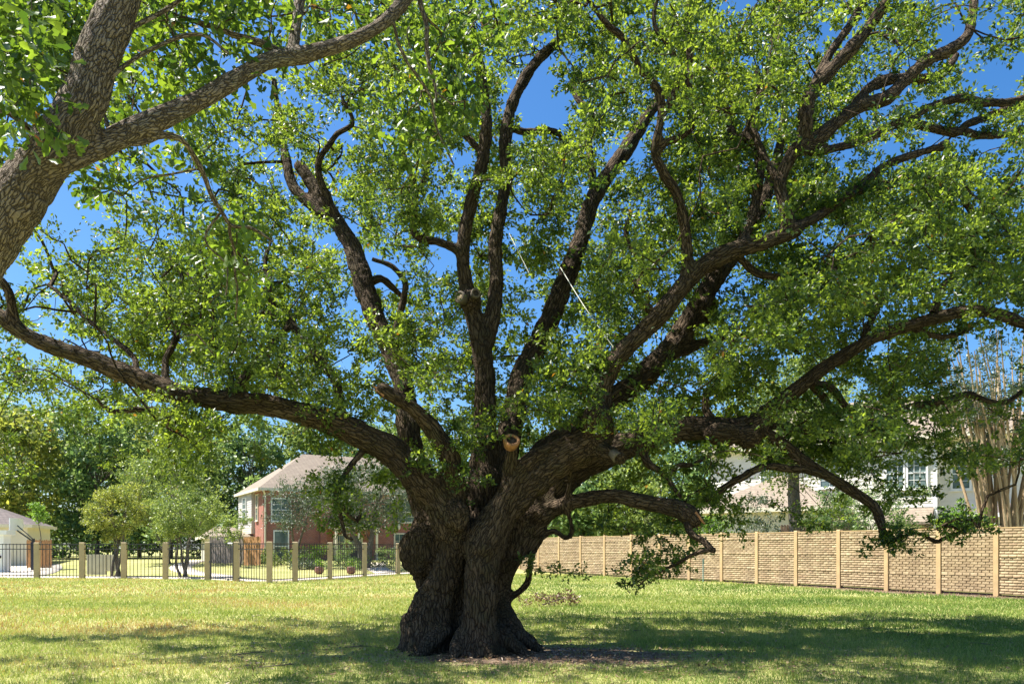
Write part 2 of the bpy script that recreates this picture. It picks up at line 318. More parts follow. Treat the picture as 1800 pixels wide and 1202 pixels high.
lm('R4a','R4',12.2,[(1325,750,30),(1372,778,26),(1420,815,25),(1470,846,24),(1510,870,24),(1539,893,22),(1550,928,19),(1560,952,13),(1600,938,11),(1625,940,11),(1645,952,12),(1668,942,12),(1700,930,11),(1735,905,8)])
lm('R4b','R4',14.4,[(1335,748,20),(1368,750,18),(1405,755,16),(1440,766,14),(1475,782,10)])
lm('R4c','R4a',13.4,[(1470,846,14),(1430,828,14),(1385,824,14),(1345,820,13),(1310,835,13),(1270,860,12),(1240,880,9)], fuse=False)
lm('R4d','R4',13.6,[(1430,672,14),(1462,682,13),(1482,708,12),(1507,733,9)], fuse=False)
lm('R4e','R4',15.4,[(1420,668,14),(1490,745,13),(1530,753,13),(1587,720,13),(1617,713,14),(1677,700,12),(1703,693,12),(1733,703,10),(1767,707,9),(1797,687,8),(1830,660,6)], fuse=False)
lm('R4f','R4',14.4,[(1515,602,13),(1545,535,12),(1580,500,11),(1630,480,9),(1662,450,8),(1692,408,7)], fuse=False)
lm('R4g','R4',14.8,[(1600,575,12),(1650,592,10),(1692,584,9),(1730,560,6)], fuse=False)
lm('R4u','R4',12.6,[(1128,788,24),(1140,815,20),(1168,833,17),(1186,860,14),(1205,885,10)])
lm('R4v','R4u',13.6,[(1172,838,10),(1194,817,9),(1217,816,8),(1250,800,6)], fuse=False)
lm('R5','right_column',11.9,[(930,935,54),(955,905,44),(990,888,36),(1030,877,34),(1075,872,34),(1120,880,34),(1165,888,35),(1200,898,38),(1222,915,34)])
lm('R5t','R5',11.5,[(1205,915,14),(1216,938,13),(1235,950,12),(1250,965,12),(1257,967,9)], fuse=False)
lm('R5s','R5t',12.1,[(1250,965,8),(1222,972,7),(1197,986,6),(1163,1003,5),(1140,1014,4),(1122,1030,3)], fuse=False)
lm('R6','right_column',12.7,[(896,1050,20),(912,1040,16),(928,1022,15),(932,993,14),(940,966,14),(957,942,14),(975,933,14),(994,946,13),(1005,938,13),(1003,914,13),(994,886,12),(1001,850,12),(1004,815,9)])
lm('L2','L1',13.4,[(606,752,18),(600,720,17),(591,675,16),(567,640,16),(533,593,15),(500,557,14),(474,523,13),(473,490,12),(466,474,9),(470,440,6)], fuse=False)
lm('L2s','L2',13.6,[(502,560,8),(473,551,7),(440,547,6),(410,552,4)], fuse=False)
lm('L3','L1',14.4,[(380,702,17),(402,690,16),(434,658,15),(478,606,14),(510,570,10),(540,520,7)], fuse=False)
lm('L4','L1',12.0,[(650,775,13),(632,800,11),(608,832,10),(595,857,10),(588,882,9),(598,905,8),(606,940,6),(620,948,4)], fuse=False)
lm('L4b','L4',12.4,[(590,884,7),(608,900,7),(628,915,6),(633,897,4)], fuse=False)
lm('L5','L1',11.2,[(335,700,15),(326,716,14),(312,728,13),(286,729,13),(268,720,12),(238,721,11),(205,722,10),(184,714,7),(170,700,5)], fuse=False)
lm('L6','L1',13.2,[(245,668,11),(235,630,10),(205,600,9),(170,575,8),(120,530,7),(85,500,5)], fuse=False)
lm('L7','L1',12.6,[(420,706,10),(405,660,9),(380,610,8),(370,540,7),(330,480,5)], fuse=False)
lm('Mb','C',14.0,[(690,640,16),(700,560,13),(712,500,11),(690,470,9),(655,455,7)], fuse=False)
for nm_, pa_, de_, pt_ in [('X1','M1',15.0,[(850,270,13),(815,235,11),(790,190,10),(800,140,8),(780,95,6),(785,40,4)]),('X2','M1r',16.5,[(890,225,13),(930,232,12),(965,230,12),(985,240,10),(990,270,6)]),('X3','M2',17.5,[(1045,345,16),(1035,250,13),(1042,200,12),(1020,180,12),(1008,155,12),(1020,138,10),(1045,130,7)]),
    ('X4','C',15.0,[(640,500,16),(668,490,13),(690,505,11),(705,520,8)]),('X5','C',14.6,[(600,400,15),(560,300,12),(590,240,10),(620,215,8),(600,170,5)]),('X6','R1',12.6,[(1160,560,16),(1120,520,13),(1130,470,11),(1100,420,9),(1110,370,6)]),('X7','R1',13.6,[(1290,440,15),(1330,480,13),(1390,488,13),(1440,478,11),(1480,470,8)]),
    ('X8','R1t',13.8,[(1376,330,15),(1340,270,13),(1325,210,12),(1350,130,10),(1370,60,8),(1365,0,6)]),('X9','R2',12.0,[(1160,210,14),(1190,150,12),(1180,90,10),(1150,40,8),(1160,-20,6)]),('X10','L1',13.0,[(300,684,14),(290,640,12),(310,590,11),(295,540,9),(320,490,7),(300,450,5)]),('X11','R4',14.4,[(1250,742,16),(1240,700,13),(1265,660,11),(1250,620,9),(1280,580,6)]),('X12','R4',14.6,[(1640,552,14),(1660,500,12),(1710,470,10),(1750,420,8),(1790,400,6)]),
    ('X13','M1l',13.0,[(732,340,12),(748,312,11),(752,288,10),(768,278,7)]),('X14','R3',16.6,[(1300,425,15),(1330,360,13),(1300,300,11),(1250,270,9),(1240,210,6)])]: lm(nm_, pa_, de_, pt_, fuse=False)
lm('S1','front_column',12.2,[(895,868,34),(895,835,32),(898,805,29),(899,788,27)])
lm('S2','R1',11.8,[(1050,790,40),(1078,800,36),(1094,808,26)])

def fused_tree(root, names, trunks, SKd, spheres, voxel, mat, amp, names_out):
    V = []; F = []; SA = []; SI = []; SB = []; n0 = 0
    for gi, nm in enumerate(names):
        S = SKd[nm]; C = S[:, :3]; r = S[:, 3]
        T_ = unit(np.gradient(C, axis=0)); kk_ = np.array([.95, .72, .4]); rk = np.array([.3, .7, .92])
        Cx = np.vstack([C[0]-T_[0]*r[0]*kk_[:, None]*.9, C]); rx_ = np.concatenate([r[0]*rk, r])
        if nm not in ('R1c', 'S1', 'S2'): Cx = np.vstack([Cx, C[-1]+T_[-1]*r[-1]*kk_[::-1, None]*.8]); rx_ = np.concatenate([rx_, r[-1]*rk[::-1]])
        v, f, _ = tube(Cx, rx_, 14); V.append(v); F += [[n0+i for i in q] for q in f]; n0 += len(v)
        for e in (0,):                               # rounded start buried in the parent
            pass
        T, U, W = frames(C); s = np.concatenate([[0], np.cumsum(np.linalg.norm(np.diff(C, axis=0), axis=1))])+gi*3.7
        for k in range(0, len(C), 1): SA.append(C[k]); SI.append(gi); SB.append((U[k], W[k], s[k], r[k], T[k]))
    me = bpy.data.meshes.new('tmp')
    vv = np.vstack(V).tolist()
    for (c, rad, sq) in spheres:
        import bmesh
        bm = bmesh.new(); bmesh.ops.create_icosphere(bm, subdivisions=3, radius=1)
        n = len(vv)
        for q in bm.verts:
            k = 1+.12*float(perlin(np.array([[q.co.x*2+c[0]*5, q.co.y*2, q.co.z*2]]))[0])
            vv.append((c[0]+q.co.x*rad*sq[0]*k, c[1]+q.co.y*rad*sq[1]*k, c[2]+q.co.z*rad*sq[2]*k))
        F += [[n+q.index for q in f.verts] for f in bm.faces]; bm.free()
    me.from_pydata(vv, [], F); me.update()
    o = bpy.data.objects.new('tmp', me); COL.objects.link(o)
    md = o.modifiers.new('r', 'REMESH'); md.mode = 'VOXEL'; md.voxel_size = voxel; md.adaptivity = 0
    sm = o.modifiers.new('s', 'SMOOTH'); sm.factor = .5; sm.iterations = 4
    ev = o.evaluated_get(bpy.context.evaluated_depsgraph_get()); m2 = bpy.data.meshes.new_from_object(ev)
    bpy.data.objects.remove(o); bpy.data.meshes.remove(me)
    nv = len(m2.vertices); co = np.zeros(nv*3, np.float32); m2.vertices.foreach_get('co', co); co = co.reshape(-1, 3).astype(float)
    nn = np.zeros(nv*3, np.float32); m2.vertex_normals.foreach_get('vector', nn); nn = nn.reshape(-1, 3).astype(float)
    npoly = len(m2.polygons); lt = np.zeros(npoly, np.int32); m2.polygons.foreach_get('loop_total', lt)
    li = np.zeros(len(m2.loops), np.int32); m2.loops.foreach_get('vertex_index', li)
    assert (lt == 4).all(); FF = li.reshape(-1, 4)
    kd = kdtree.KDTree(len(SA))
    for i, c in enumerate(SA): kd.insert(c, i)
    kd.balance(); idx = np.array([kd.find(c)[1] for c in co])
    SA = np.array(SA); SIa = np.array(SI); U = np.array([b[0] for b in SB]); W = np.array([b[1] for b in SB]); s = np.array([b[2] for b in SB]); rr = np.array([b[3] for b in SB]); TT = np.array([b[4] for b in SB])
    off = co-SA[idx]
    B = np.stack([(off*U[idx]).sum(1), (off*W[idx]).sum(1), s[idx]+(off*TT[idx]).sum(1)], -1)
    tset = [i for i, nm in enumerate(names) if nm in trunks]; vg = np.where(np.isin(SIa[idx], tset), -1, SIa[idx])
    B = np.where((vg == -1)[:, None] & np.array(len(trunks) > 1), co, B)
    seam = np.zeros(nv, bool); mixf = (vg[FF] != vg[FF[:, :1]]).any(1); seam[FF[mixf].ravel()] = True
    damp = np.where(seam, .0, 1.0)
    for _ in range(3):
        fm = damp[FF].mean(1); acc = np.zeros(nv); cn = np.zeros(nv)
        for k in range(4): np.add.at(acc, FF[:, k], fm); np.add.at(cn, FF[:, k], 1)
        damp = np.minimum(damp, acc/np.maximum(cn, 1))
    rv = np.clip(rr[idx]/.3, .25, 1)
    f1 = np.abs(perlin(B*[13, 13, 3.6]+perlin(co*3.1)[:, None]*.5)); f2 = np.abs(perlin(B*[26, 26, 8]+9))
    h = np.minimum(f1*3.2, 1)*.65+np.minimum(f2*3.5, 1)*.35
    lump = perlin(co*2.2)*.05+perlin(co*5.1+3)*.028
    co2 = co+nn*((h-.7)*amp*rv*damp+lump*rv)[:, None]
    m2.vertices.foreach_set('co', co2.astype(np.float32).ravel()); m2.update()
    m2.vertex_normals.foreach_get('vector', (t := np.zeros(nv*3, np.float32))); nn = t.reshape(-1, 3)
    bpy.data.meshes.remove(m2)
    grp = vg[FF[:, 0]]
    for g in np.unique(grp):
        sel = FF[grp == g]; u, inv = np.unique(sel, return_inverse=True); fs = inv.reshape(-1, 4)
        nm = 'trunk' if g == -1 else names_out
        Bg = B[u].copy(); bad = np.where(vg[u] != g)[0]
        if len(bad):
            if g == -1 and len(trunks) > 1: Bg[bad] = co[u[bad]]
            else:
                ks = np.where(SIa == (g if g >= 0 else tset[0]))[0]; D = ((co[u[bad]][:, None]-SA[ks][None])**2).sum(-1); j = ks[D.argmin(1)]; of = co[u[bad]]-SA[j]
                Bg[bad] = np.stack([(of*U[j]).sum(1), (of*W[j]).sum(1), s[j]+(of*TT[j]).sum(1)], -1)
        me = npmesh(nm, co2[u], fs, True, {'bark': Bg})
        if len(me.vertices) == len(u): me.normals_split_custom_set_from_vertices(nn[u].tolist())
        link(nm, me, mat, root)
def thin_branch(root, S, mat, sides=9):
    C = S[:, :3]; C = C+perlin(np.hstack([C*4.0]))[:, None]*.02; r = S[:, 3]
    V, F, B = tube(C, r, sides)
    q = [f for f in F if len(f) == 4]
    V = V+unit(V-np.repeat(C, sides, 0))*(perlin(V*9)*.25*np.repeat(r, sides))[:, None]
    link('branch', npmesh('branch', V, q, True, {'bark': B}), mat, root)

oak = empty('oak_tree', tuple(P(830, 1140, 13.0)*[1, 1, 0]))
tag(oak, 'massive spreading live oak with fluted trunk and many twisting limbs on the lawn', 'tree')
oakinv = Vector(oak.location)
def P2(px, py, d, wpx): return (P(px, py, d), wpx/2*d/FPX)
SPH = [(*P2(748, 968, 13.25, 96), (1, .9, 1.0)), (*P2(738, 1105, 12.85, 72), (1, .9, 1.1)), (*P2(722, 1122, 13.0, 40), (1, 1, .8)), (*P2(772, 1030, 12.8, 54), (1, .9, .6)),
       (*P2(712, 1142, 12.95, 26), (1.2, 1, .6)), (*P2(805, 905, 12.35, 46), (1, .8, 1.2)), (*P2(1318, 768, 13.1, 44), (1, .9, .9)), (*P2(1270, 762, 13.1, 50), (1.3, .9, .8)), (*P2(1048, 738, 12.3, 58), (.9, .9, 1.1)),
       (*P2(266, 688, 12.0, 30), (1, .8, 1.2)), (*P2(860, 1152, 12.45, 60), (1.1, .9, .7)), (*P2(905, 1140, 13.2, 60), (1.2, 1, .8)), (*P2(1212, 905, 11.95, 40), (1, .9, .9)),
       (*P2(826, 528, 13.45, 40), (1, .9, 1)), (*P2(1240, 545, 15.6, 46), (1, .9, 1))]
# keep tree vertices in world space: the parts' inverse-parent offset is folded into the mesh by moving the parts back
def settle(root):
    for ch in root.children:
        ch.location = ch.location-Vector(root.location)
fused_tree(oak, TR+FUSE, TR, SK, SPH, .041, M['bark'], .05, 'limb')
for nm in THIN: thin_branch(oak, SK[nm], M['bark'])

# sawn ends
cutm = NT('sawn_wood'); cc = cutm.obj()
wv = cutm.n('ShaderNodeTexWave', wave_type='RINGS', rings_direction='Z'); wv.inputs['Scale'].default_value = 14; wv.inputs['Distortion'].default_value = 3; cutm.l(cc, wv.inputs[0])
cutm.l(cutm.ramp(wv.outputs[1], [(0, (.30, .21, .12)), (1, (.46, .36, .24))]), cutm.b.inputs['Base Color']); cutm.b.inputs['Roughness'].default_value = .85
redm = plain('fresh_orange_wood', (.36, .175, .08), .85, .4, 14, bump=.8); darkm = plain('hole_shade_and_handle', (.03, .02, .014), .95, .3, 10)  # darkm: painted shade of holes in sawn ends, also the box handle
def sawn(px, py, d, wpx, nrm, ring, hole_shade, root):
    c = P(px, py, d); r = wpx/2*d/FPX
    m = MB(); m.lathe([(r*.80, -.12), (r*1.02, -.01), (r*1.05, .025), (r*.92, .034), (r*.66, .03), (r*.62, .012)])
    o = m.build('sawn_end', ring, root, True); o.location = c; o.rotation_euler = Vector(nrm).to_track_quat('Z', 'Y').to_euler()
    k = MB(); k.lathe([(r*.60, -.06), (r*.62, .0), (r*.3, .004)] if not hole_shade else [(r*.60, -.02), (r*.60, .0), (r*.2, -.001)])
    h = k.build('heartwood_or_hole_shade', cutm.m if not hole_shade else darkm, o, True); h.location = (0, 0, .018)  # some ends get a flat near-black disc painting the shade of a hole
sawn(899, 775, 12.0, 29, (.15, -.75, .6), redm, True, oak)
sawn(809, 523, 13.2, 21, (-.55, -.8, .1), M['bbark'], False, oak)
sawn(836, 516, 13.2, 17, (.35, -.9, .1), M['bbark'], True, oak)
sawn(1664, 255, 13.4, 19, (.93, -.25, .22), M['bbark'], False, oak)
sawn(1084, 803, 11.86, 19, (.5, -.6, -.6), M['bbark'], False, oak)
def splinter(px, py, d, wpx, direction, root):
    c = P(px, py, d); r = wpx/2*d/FPX; m = MB(); di = Vector(direction).normalized(); q = di.to_track_quat('Z', 'Y')
    for k in range(16):
        a = random.uniform(0, 6.28); rr = r*math.sqrt(random.random())*.85; L = random.uniform(.05, .24); w = random.uniform(.012, .03)
        b = Vector((rr*math.cos(a), rr*math.sin(a), -.08)); t = b+Vector((random.uniform(-.02, .02), random.uniform(-.02, .02), L))
        m.tube([tuple(q@b), tuple(q@((b+t)/2)), tuple(q@t)], [w, w*.8, w*.2], 5)
    o = m.build('splintered_end', redm, root); o.location = c; o['label'] = 'splintered reddish broken limb end'
splinter(672, 683, 12.0, 28, (-.75, -.2, .5), oak)
splinter(1222, 913, 11.9, 32, (.6, -.2, -.75), oak)

# ------------------------------------------------------------------ leaves
def leaves(centres, axes, normals, L, W, kind=0):
    n = len(centres); A = unit(axes); N = unit(normals-A*(normals*A).sum(1, keepdims=True)); S = np.cross(N, A)
    L = L[:, None]; W = W[:, None]
    if kind == 0:
        V = np.stack([centres, centres+A*L*.55+S*W*.5+N*W*.16, centres+A*L, centres+A*L*.55-S*W*.5+N*W*.16], 1)
        b = np.arange(n)[:, None]*4; F = np.concatenate([b+[0, 1, 2], b+[0, 2, 3]], 0); k = 4
    else:
        V = np.stack([centres, centres+A*L*.35+S*W*.30+N*W*.10, centres+A*L*.52+S*W*.26+N*W*.08, centres+A*L*.74+S*W*.52+N*W*.12, centres+A*L-N*W*.06,
                      centres+A*L*.74-S*W*.52+N*W*.12, centres+A*L*.52-S*W*.26+N*W*.08, centres+A*L*.35-S*W*.30+N*W*.10, centres+A*L*.6], 1)
        b = np.arange(n)[:, None]*9; F = np.concatenate([b+t for t in ([0,1,8],[1,2,8],[2,3,8],[3,4,8],[4,5,8],[5,6,8],[6,7,8],[7,0,8])], 0); k = 9
    return V.reshape(-1, 3), F, k
def clump_leaves(C, rad, per, L0, L1, kind=0, flat=.75, droop=.0, wr=.5, ntw=9, tint=None):
    """sprays of leaves round clump centres; returns verts, faces, per-vertex random"""
    n = len(C); m = n*per; ci = np.repeat(np.arange(n), per)
    tw = unit(rng.normal(size=(n, ntw, 3))*[1, 1, .8]+[0, 0, .12]); ti = rng.integers(0, ntw, m); D = tw[ci, ti]
    t = np.sqrt(rng.uniform(.03, 1, m)); rr = (rad[ci] if hasattr(rad, '__len__') else rad)
    sway = rng.normal(size=(m, 3))*.10
    pos = C[ci]+(D*t[:, None]+sway)*np.reshape(rr, (-1, 1))*[1, 1, flat]
    ax = D*.55+rng.normal(size=(m, 3))*.6+[0, 0, -droop]; nr = rng.normal(size=(m, 3))*.75+[0, 0, .75]
    L = rng.uniform(L0, L1, m); V, F, k = leaves(pos, ax, nr, L, L*rng.uniform(wr*.8, wr*1.2, m), kind)
    ct = rng.uniform(-.26, .26, n) if tint is None else tint
    rv = np.clip(rng.uniform(0, 1, m)*.76+.0+ct[ci], 0, .96); brown = rng.random(m) < .0035; rv[brown] = 1.0
    return V, F, np.repeat(rv, k)

GRID = """666353567886798866
643343688865888666
222334688876898743
122335876678889997
344677656778999999
567888767788999999
566777687788889887
332201255667677887
000000111122221111
000000000000000000"""
GR = np.array([[int(c) for c in r[:18]] for r in GRID.split()], float)
HOLES = [(430,120,75,85,.15),(480,45,45,40,.3),(270,270,50,70,.2),(335,330,50,60,.3),(130,400,60,40,.3),(120,340,60,40,.3),(985,105,32,50,.05),(985,195,42,50,.05),(1010,90,25,40,.2),(950,215,30,30,.3),
         (1260,20,28,28,.2),(1440,60,38,45,.25),(1545,120,40,30,.25),(1500,275,95,32,.12),(1610,250,70,28,.1),(1700,100,70,38,.25),(1770,130,60,45,.2),(1680,205,50,18,.1),(1740,265,50,25,.25),(1480,310,35,30,.2),
         (785,440,35,22,.1),(905,490,28,40,.15),(670,470,38,50,.15),(95,590,75,28,.08),(40,620,40,28,.1),(410,735,55,28,.0),(300,660,40,22,.25),(640,235,25,35,.4),(700,230,28,45,.35),(770,470,25,30,.2),(60,540,30,25,.3),
         (880,220,20,30,.4),(240,480,30,25,.4),(215,640,45,20,.3),(1480,665,60,25,.5),(1700,620,60,40,.5),(1760,690,50,50,.3),(1130,275,35,25,.3),(1602,836,58,30,.08),(1330,850,70,40,.15),(1640,780,60,35,.4),(560,860,120,60,.1),(200,360,90,60,.3),(1750,690,75,110,.2),(1440,860,70,40,.4)]
def density(px, py):
    gx = np.clip(px/100-.5, 0, 16.999); gy = np.clip(py/100-.5, 0, 8.999)
    i = gx.astype(int); j = gy.astype(int); fx = gx-i; fy = gy-j
    v = GR[j, i]*(1-fx)*(1-fy)+GR[j, i+1]*fx*(1-fy)+GR[j+1, i]*(1-fx)*fy+GR[j+1, i+1]*fx*fy
    v = np.where(py < 0, 2.0, v)
    for hx, hy, rx, ry, k in HOLES:
        q = ((px-hx)/rx)**2+((py-hy)/ry)**2; v = v*np.where(q < 1, k, 1)
    return v/9
def limb_px():
    S = np.vstack([SK[n] for n in TR+FUSE]); return np.stack([S[:, 0]/S[:, 1]*FPX+900, HY-(S[:, 2]-EYE)/S[:, 1]*FPX, S[:, 1], S[:, 3]/S[:, 1]*FPX], -1)
LPX = limb_px()
def sun_gaps(C):                             # breaks in the crown, wide enough for sun flecks to reach the lawn
    g = C[:, :2]-np.array([SUN.x, SUN.y])/SUN.z*C[:, 2:3]
    q = perlin(np.stack([g[:, 0]*.42, g[:, 1]*.75, 0*g[:, 0]+2.5], -1)); return (q < .16) | (rng.random(len(C)) < .22)
def oak_clumps(n):
    out = []
    while len(out) < n:
        m = 4000; px = rng.uniform(-260, 2060, m); py = rng.uniform(-420, 990, m); u = rng.random(m)
        d = np.where(u < .16, rng.uniform(9.3, 12, m), np.where(u < .52, rng.uniform(12, 15, m), rng.uniform(15, 20.5, m)))
        Xw = (px-900)/FPX*d; Zw = EYE-(py-HY)/FPX*d
        half = 6.8*np.sqrt(np.clip(1-((Xw-.3)/12.2)**2, .02, 1)); ok = np.abs(d-14) < half
        ok &= (((Xw-.3)/12.5)**2+((d-14)/8)**2+((Zw-5)/9.2)**2 < 1)
        ok &= rng.random(m) < density(px, py)
        ok &= sun_gaps(np.stack([Xw, d, Zw], -1))
        low = py > 770
        d = np.where(low, np.clip(d, 11.3, 14.5), d)
        for a, b, c in zip(px[ok], py[ok], d[ok]):
            q = (np.hypot(LPX[:, 0]-a, LPX[:, 1]-b) < LPX[:, 3]+26) & (LPX[:, 2] > c) & (LPX[:, 3] > 9)
            if q.any() and rng.random() < .95: continue
            out.append(P(a, b, c))
    return np.array(out[:n])
MANUAL = []
for px, py, rx, ry, d, n in [(330,758,50,28,11.6,13),(300,745,40,20,11.4,5),(598,890,38,36,12.1,12),(600,850,36,30,12.2,6),(618,925,30,20,12.2,5),(520,800,50,30,12.6,4),(560,775,60,20,12.8,9),(480,800,20,30,12.4,3),
                             (1140,975,60,35,12.0,16),(1120,1030,20,18,12.0,5),(1190,935,45,30,12.2,9),(1080,910,50,25,12.8,8),(1260,850,35,45,13.2,12),(1000,1000,0,0,12.9,1),(925,1010,12,25,13.0,3),(1600,945,55,14,12.3,11),(1690,925,40,14,12.2,6),(1550,960,25,14,12.2,4),
                             (850,740,40,30,12.2,5),(760,800,40,30,12.2,6),(985,705,75,35,12.0,20),(1120,760,45,25,11.7,9),(800,865,30,25,12.1,4),(700,600,60,60,12.6,16),(1010,640,90,50,12.4,18),(1260,330,80,90,12.9,30),(1200,120,100,80,12.9,26),(1450,330,70,60,12.9,20),(620,720,60,20,12.6,8),
                             (430,640,110,50,11.8,22),(330,560,120,60,11.9,22)]:
    for k in range(max(1, int(n*(.5 if py > 770 else .85)))):
        MANUAL.append(P(px+rng.uniform(-rx, rx), py+rng.uniform(-ry, ry), d+rng.uniform(-.5, .6)))
CL = np.vstack([oak_clumps(2560), np.array(MANUAL)])
# crown over the camera's side of the oak, above the frame
hi = np.stack([rng.uniform(-6, 10.5, 100), rng.uniform(4.5, 12, 100), rng.uniform(7.0, 12.5, 100)], -1)
hi = hi[(hi[:, 2] > EYE+(HY+60)/FPX*hi[:, 1]) & (((hi[:, 0]-1)/11)**2+((hi[:, 1]-13)/9)**2+((hi[:, 2]-5)/8)**2 < 1)]
CL = np.vstack([CL, hi[sun_gaps(hi)]])
def twigs(root, CL, SKs, mat, r0=.0055, name='twigs'):
    nodes = np.vstack([s[:, :3] for s in SKs]); n0 = len(nodes); rl = np.concatenate([s[:, 3] for s in SKs])
    d0 = np.array([np.min(((nodes-c)**2).sum(1)) for c in CL]); order = np.argsort(d0)
    N = np.vstack([nodes, np.zeros((len(CL), 3))]); par = np.zeros(len(CL), int); cnt = n0
    for k, i in enumerate(order):
        dd = ((N[:cnt]-CL[i])**2).sum(1); dd[:n0] *= 1.0; j = np.argmin(dd); N[cnt] = CL[i]; par[k] = j; cnt += 1
    desc = np.ones(len(CL))
    for k in range(len(CL)-1, -1, -1):
        if par[k] >= n0: desc[par[k]-n0] += desc[k]
    VV = []; FF = []; BB = []; n = 0
    for k in range(len(CL)):
        a = N[par[k]]; b = N[n0+k]; L = np.linalg.norm(b-a)
        if L < .05: continue
        m1 = a+(b-a)*.35+rng.normal(size=3)*L*.10+[0, 0, .06*L]; m2 = a+(b-a)*.7+rng.normal(size=3)*L*.10+[0, 0, .05*L]
        r1 = r0*desc[k]**.42+.002; r2 = r1*.75
        C = spline(np.array([[*a, r1], [*m1, r1*.95], [*m2, r2], [*b, r2*.8]]), max(L/4, .12))
        V, F, B = tube(C[:, :3], C[:, 3], 3, False); VV.append(V); FF.append(np.array(F)+n); BB.append(B); n += len(V)
    return tag(link(name, npmesh(name, np.vstack(VV), np.vstack(FF), True, {'bark': np.vstack(BB)}), mat, root), kind='stuff')
twigs(oak, CL, [SK[n][::4] for n in FUSE[2:]+THIN], M['bark'])
fr = CL[:, 1] < 13.6
V, F, a = clump_leaves(CL[fr], rng.uniform(.22, .42, fr.sum()), 190, .050, .084, 0, .72, .05, .48)
V2, F2, a2 = clump_leaves(CL[~fr], rng.uniform(.30, .54, (~fr).sum()), 190, .070, .112, 0, .78, .05, .52)
F = np.vstack([F, F2+len(V)]); V = np.vstack([V, V2]); a = np.concatenate([a, a2])
tag(link('crown', npmesh('crown', V, F, False, {'rnd': a}), M['leaf'], oak), kind='stuff')
settle(oak)

# ------------------------------------------------------------------ near oak leaning in at the left
near = empty('oak_tree', (-4.9, 5.6, 0))
tag(near, 'leaning oak trunk with pale lichen-flecked bark, only its upper stem and one long limb show', 'tree')
FK = ['F0', 'F1', 'F1a']
tr('F0', None, 0, [(-372,1390,180,5.5),(-352,1250,150,5.5),(-312,1020,126,5.5),(-255,850,116,5.45),(-195,710,110,5.45),(-130,595,106,5.4),(-66,500,103,5.35),(0,402,99,5.3),(66,300,95,5.3),(135,200,90,5.3),(174,100,80,5.35),(215,0,74,5.4),(262,-130,74,5.5),(290,-300,60,5.8),(300,-520,40,6.2)])
tr('F1', 'F0', 6.9, [(100,292,50),(160,264,47),(210,240,45),(260,215,44),(320,190,40),(370,165,38),(430,130,36),(480,105,35),(520,100,34),(570,88,32),(620,70,30),(660,50,29),(690,25,28),(722,-15,25),(760,-80,20),(820,-160,12)])
SK['F0'][:, 3] *= .87; SK['F1'][:, 3] *= .86
tr('F1a', 'F1', 6.6, [(512,100,24),(516,75,19),(521,45,18),(527,0,16),(535,-60,12),(540,-140,8)])
FT = []
def ft(n, p, d, pts): tr(n, p, d, pts); FT.append(n)
ft('Fa','F1',6.0,[(500,98,13),(470,78,13),(430,69,12),(405,62,11),(370,45,9),(330,35,7),(295,22,5)])
ft('Fb','F1',6.5,[(215,250,14),(255,247,14),(288,238,12),(325,252,9),(350,290,9),(370,340,8),(388,372,8),(408,396,7),(440,400,6),(480,425,4)])
ft('Fc','F1',6.6,[(735,-30,10),(742,10,9),(752,48,8),(753,110,7),(762,142,6),(766,180,4)])
ft('Fd','F1',6.8,[(690,35,7),(698,72,6),(716,112,6),(737,140,6),(760,182,5),(770,235,4),(800,290,3)])
ft('Fe','F0',5.6,[(150,190,9),(215,120,8),(290,75,7),(350,62,6),(400,95,4)])
ft('Ff','F0',4.9,[(60,230,10),(20,200,9),(-30,190,7)])
ft('Fg','F0',5.8,[(200,70,10),(250,40,8),(320,0,7),(360,-40,5)])
ft('Fh','Fb',6.7,[(405,395,6),(410,440,5),(415,500,4),(412,560,3)])
ft('Fi','Fb',6.3,[(388,372,5),(360,420,4),(400,470,3),(395,520,3)])
ft('Fj','F0',6.4,[(100,260,12),(190,240,8),(150,160,7),(60,110,6),(10,80,4)])
fused_tree(near, FK, ['F0'], SK, [(*P2(132, 150, 5.2, 42), (1, .6, 1)), (*P2(96, 275, 5.2, 40), (1, .6, 1)), (*P2(262, 232, 5.65, 34), (1, .8, .8))], .020, M['fbark'], .034, 'limb')
for nm in FT: thin_branch(near, SK[nm], M['fbark'])
FC = []
for px, py, rx, ry, d, n in [(60,40,110,70,5.6,16),(40,170,60,70,5.2,8),(30,110,60,60,6.2,10),(330,60,90,60,6.2,9),(300,160,70,50,6.6,7),(400,20,90,30,6.3,8),(660,30,60,40,7.0,5),(760,120,60,80,7.0,11),(700,250,60,70,7.2,7),(330,280,30,40,6.4,3),(410,470,35,80,6.7,10),(160,330,60,30,6.6,5),(240,30,40,30,6.0,4),(560,20,50,25,7,4),(470,60,30,30,6.6,2),(200,-60,200,50,6,12),(600,-80,160,50,7,8),(830,60,60,50,7.2,5),(200,250,40,30,7.0,3)]:
    for k in range(n): FC.append(P(px+rng.uniform(-rx, rx), py+rng.uniform(-ry, ry), d+rng.uniform(-.5, .7)))
up = np.stack([rng.uniform(-9.5, 0, 130), rng.uniform(1.5, 11, 130), rng.uniform(6.2, 10.5, 130)], -1)
up = up[(up[:, 2] > EYE+(HY+80)/FPX*np.maximum(up[:, 1], .1)) & (((up[:, 0]+4.5)/5.2)**2+((up[:, 1]-6)/5)**2+((up[:, 2]-7.5)/3.2)**2 < 1)]
FC = np.vstack([np.array(FC), up])
twigs(near, FC, [SK[n][::3] for n in FK+FT], M['fbark'], .004)
V, F, a = clump_leaves(FC, rng.uniform(.2, .34, len(FC)), 62, .06, .105, 1, .8, .25, .52, 8)
tag(link('crown', npmesh('crown', V, F, False, {'rnd': a}), M['fleaf'], near), kind='stuff')
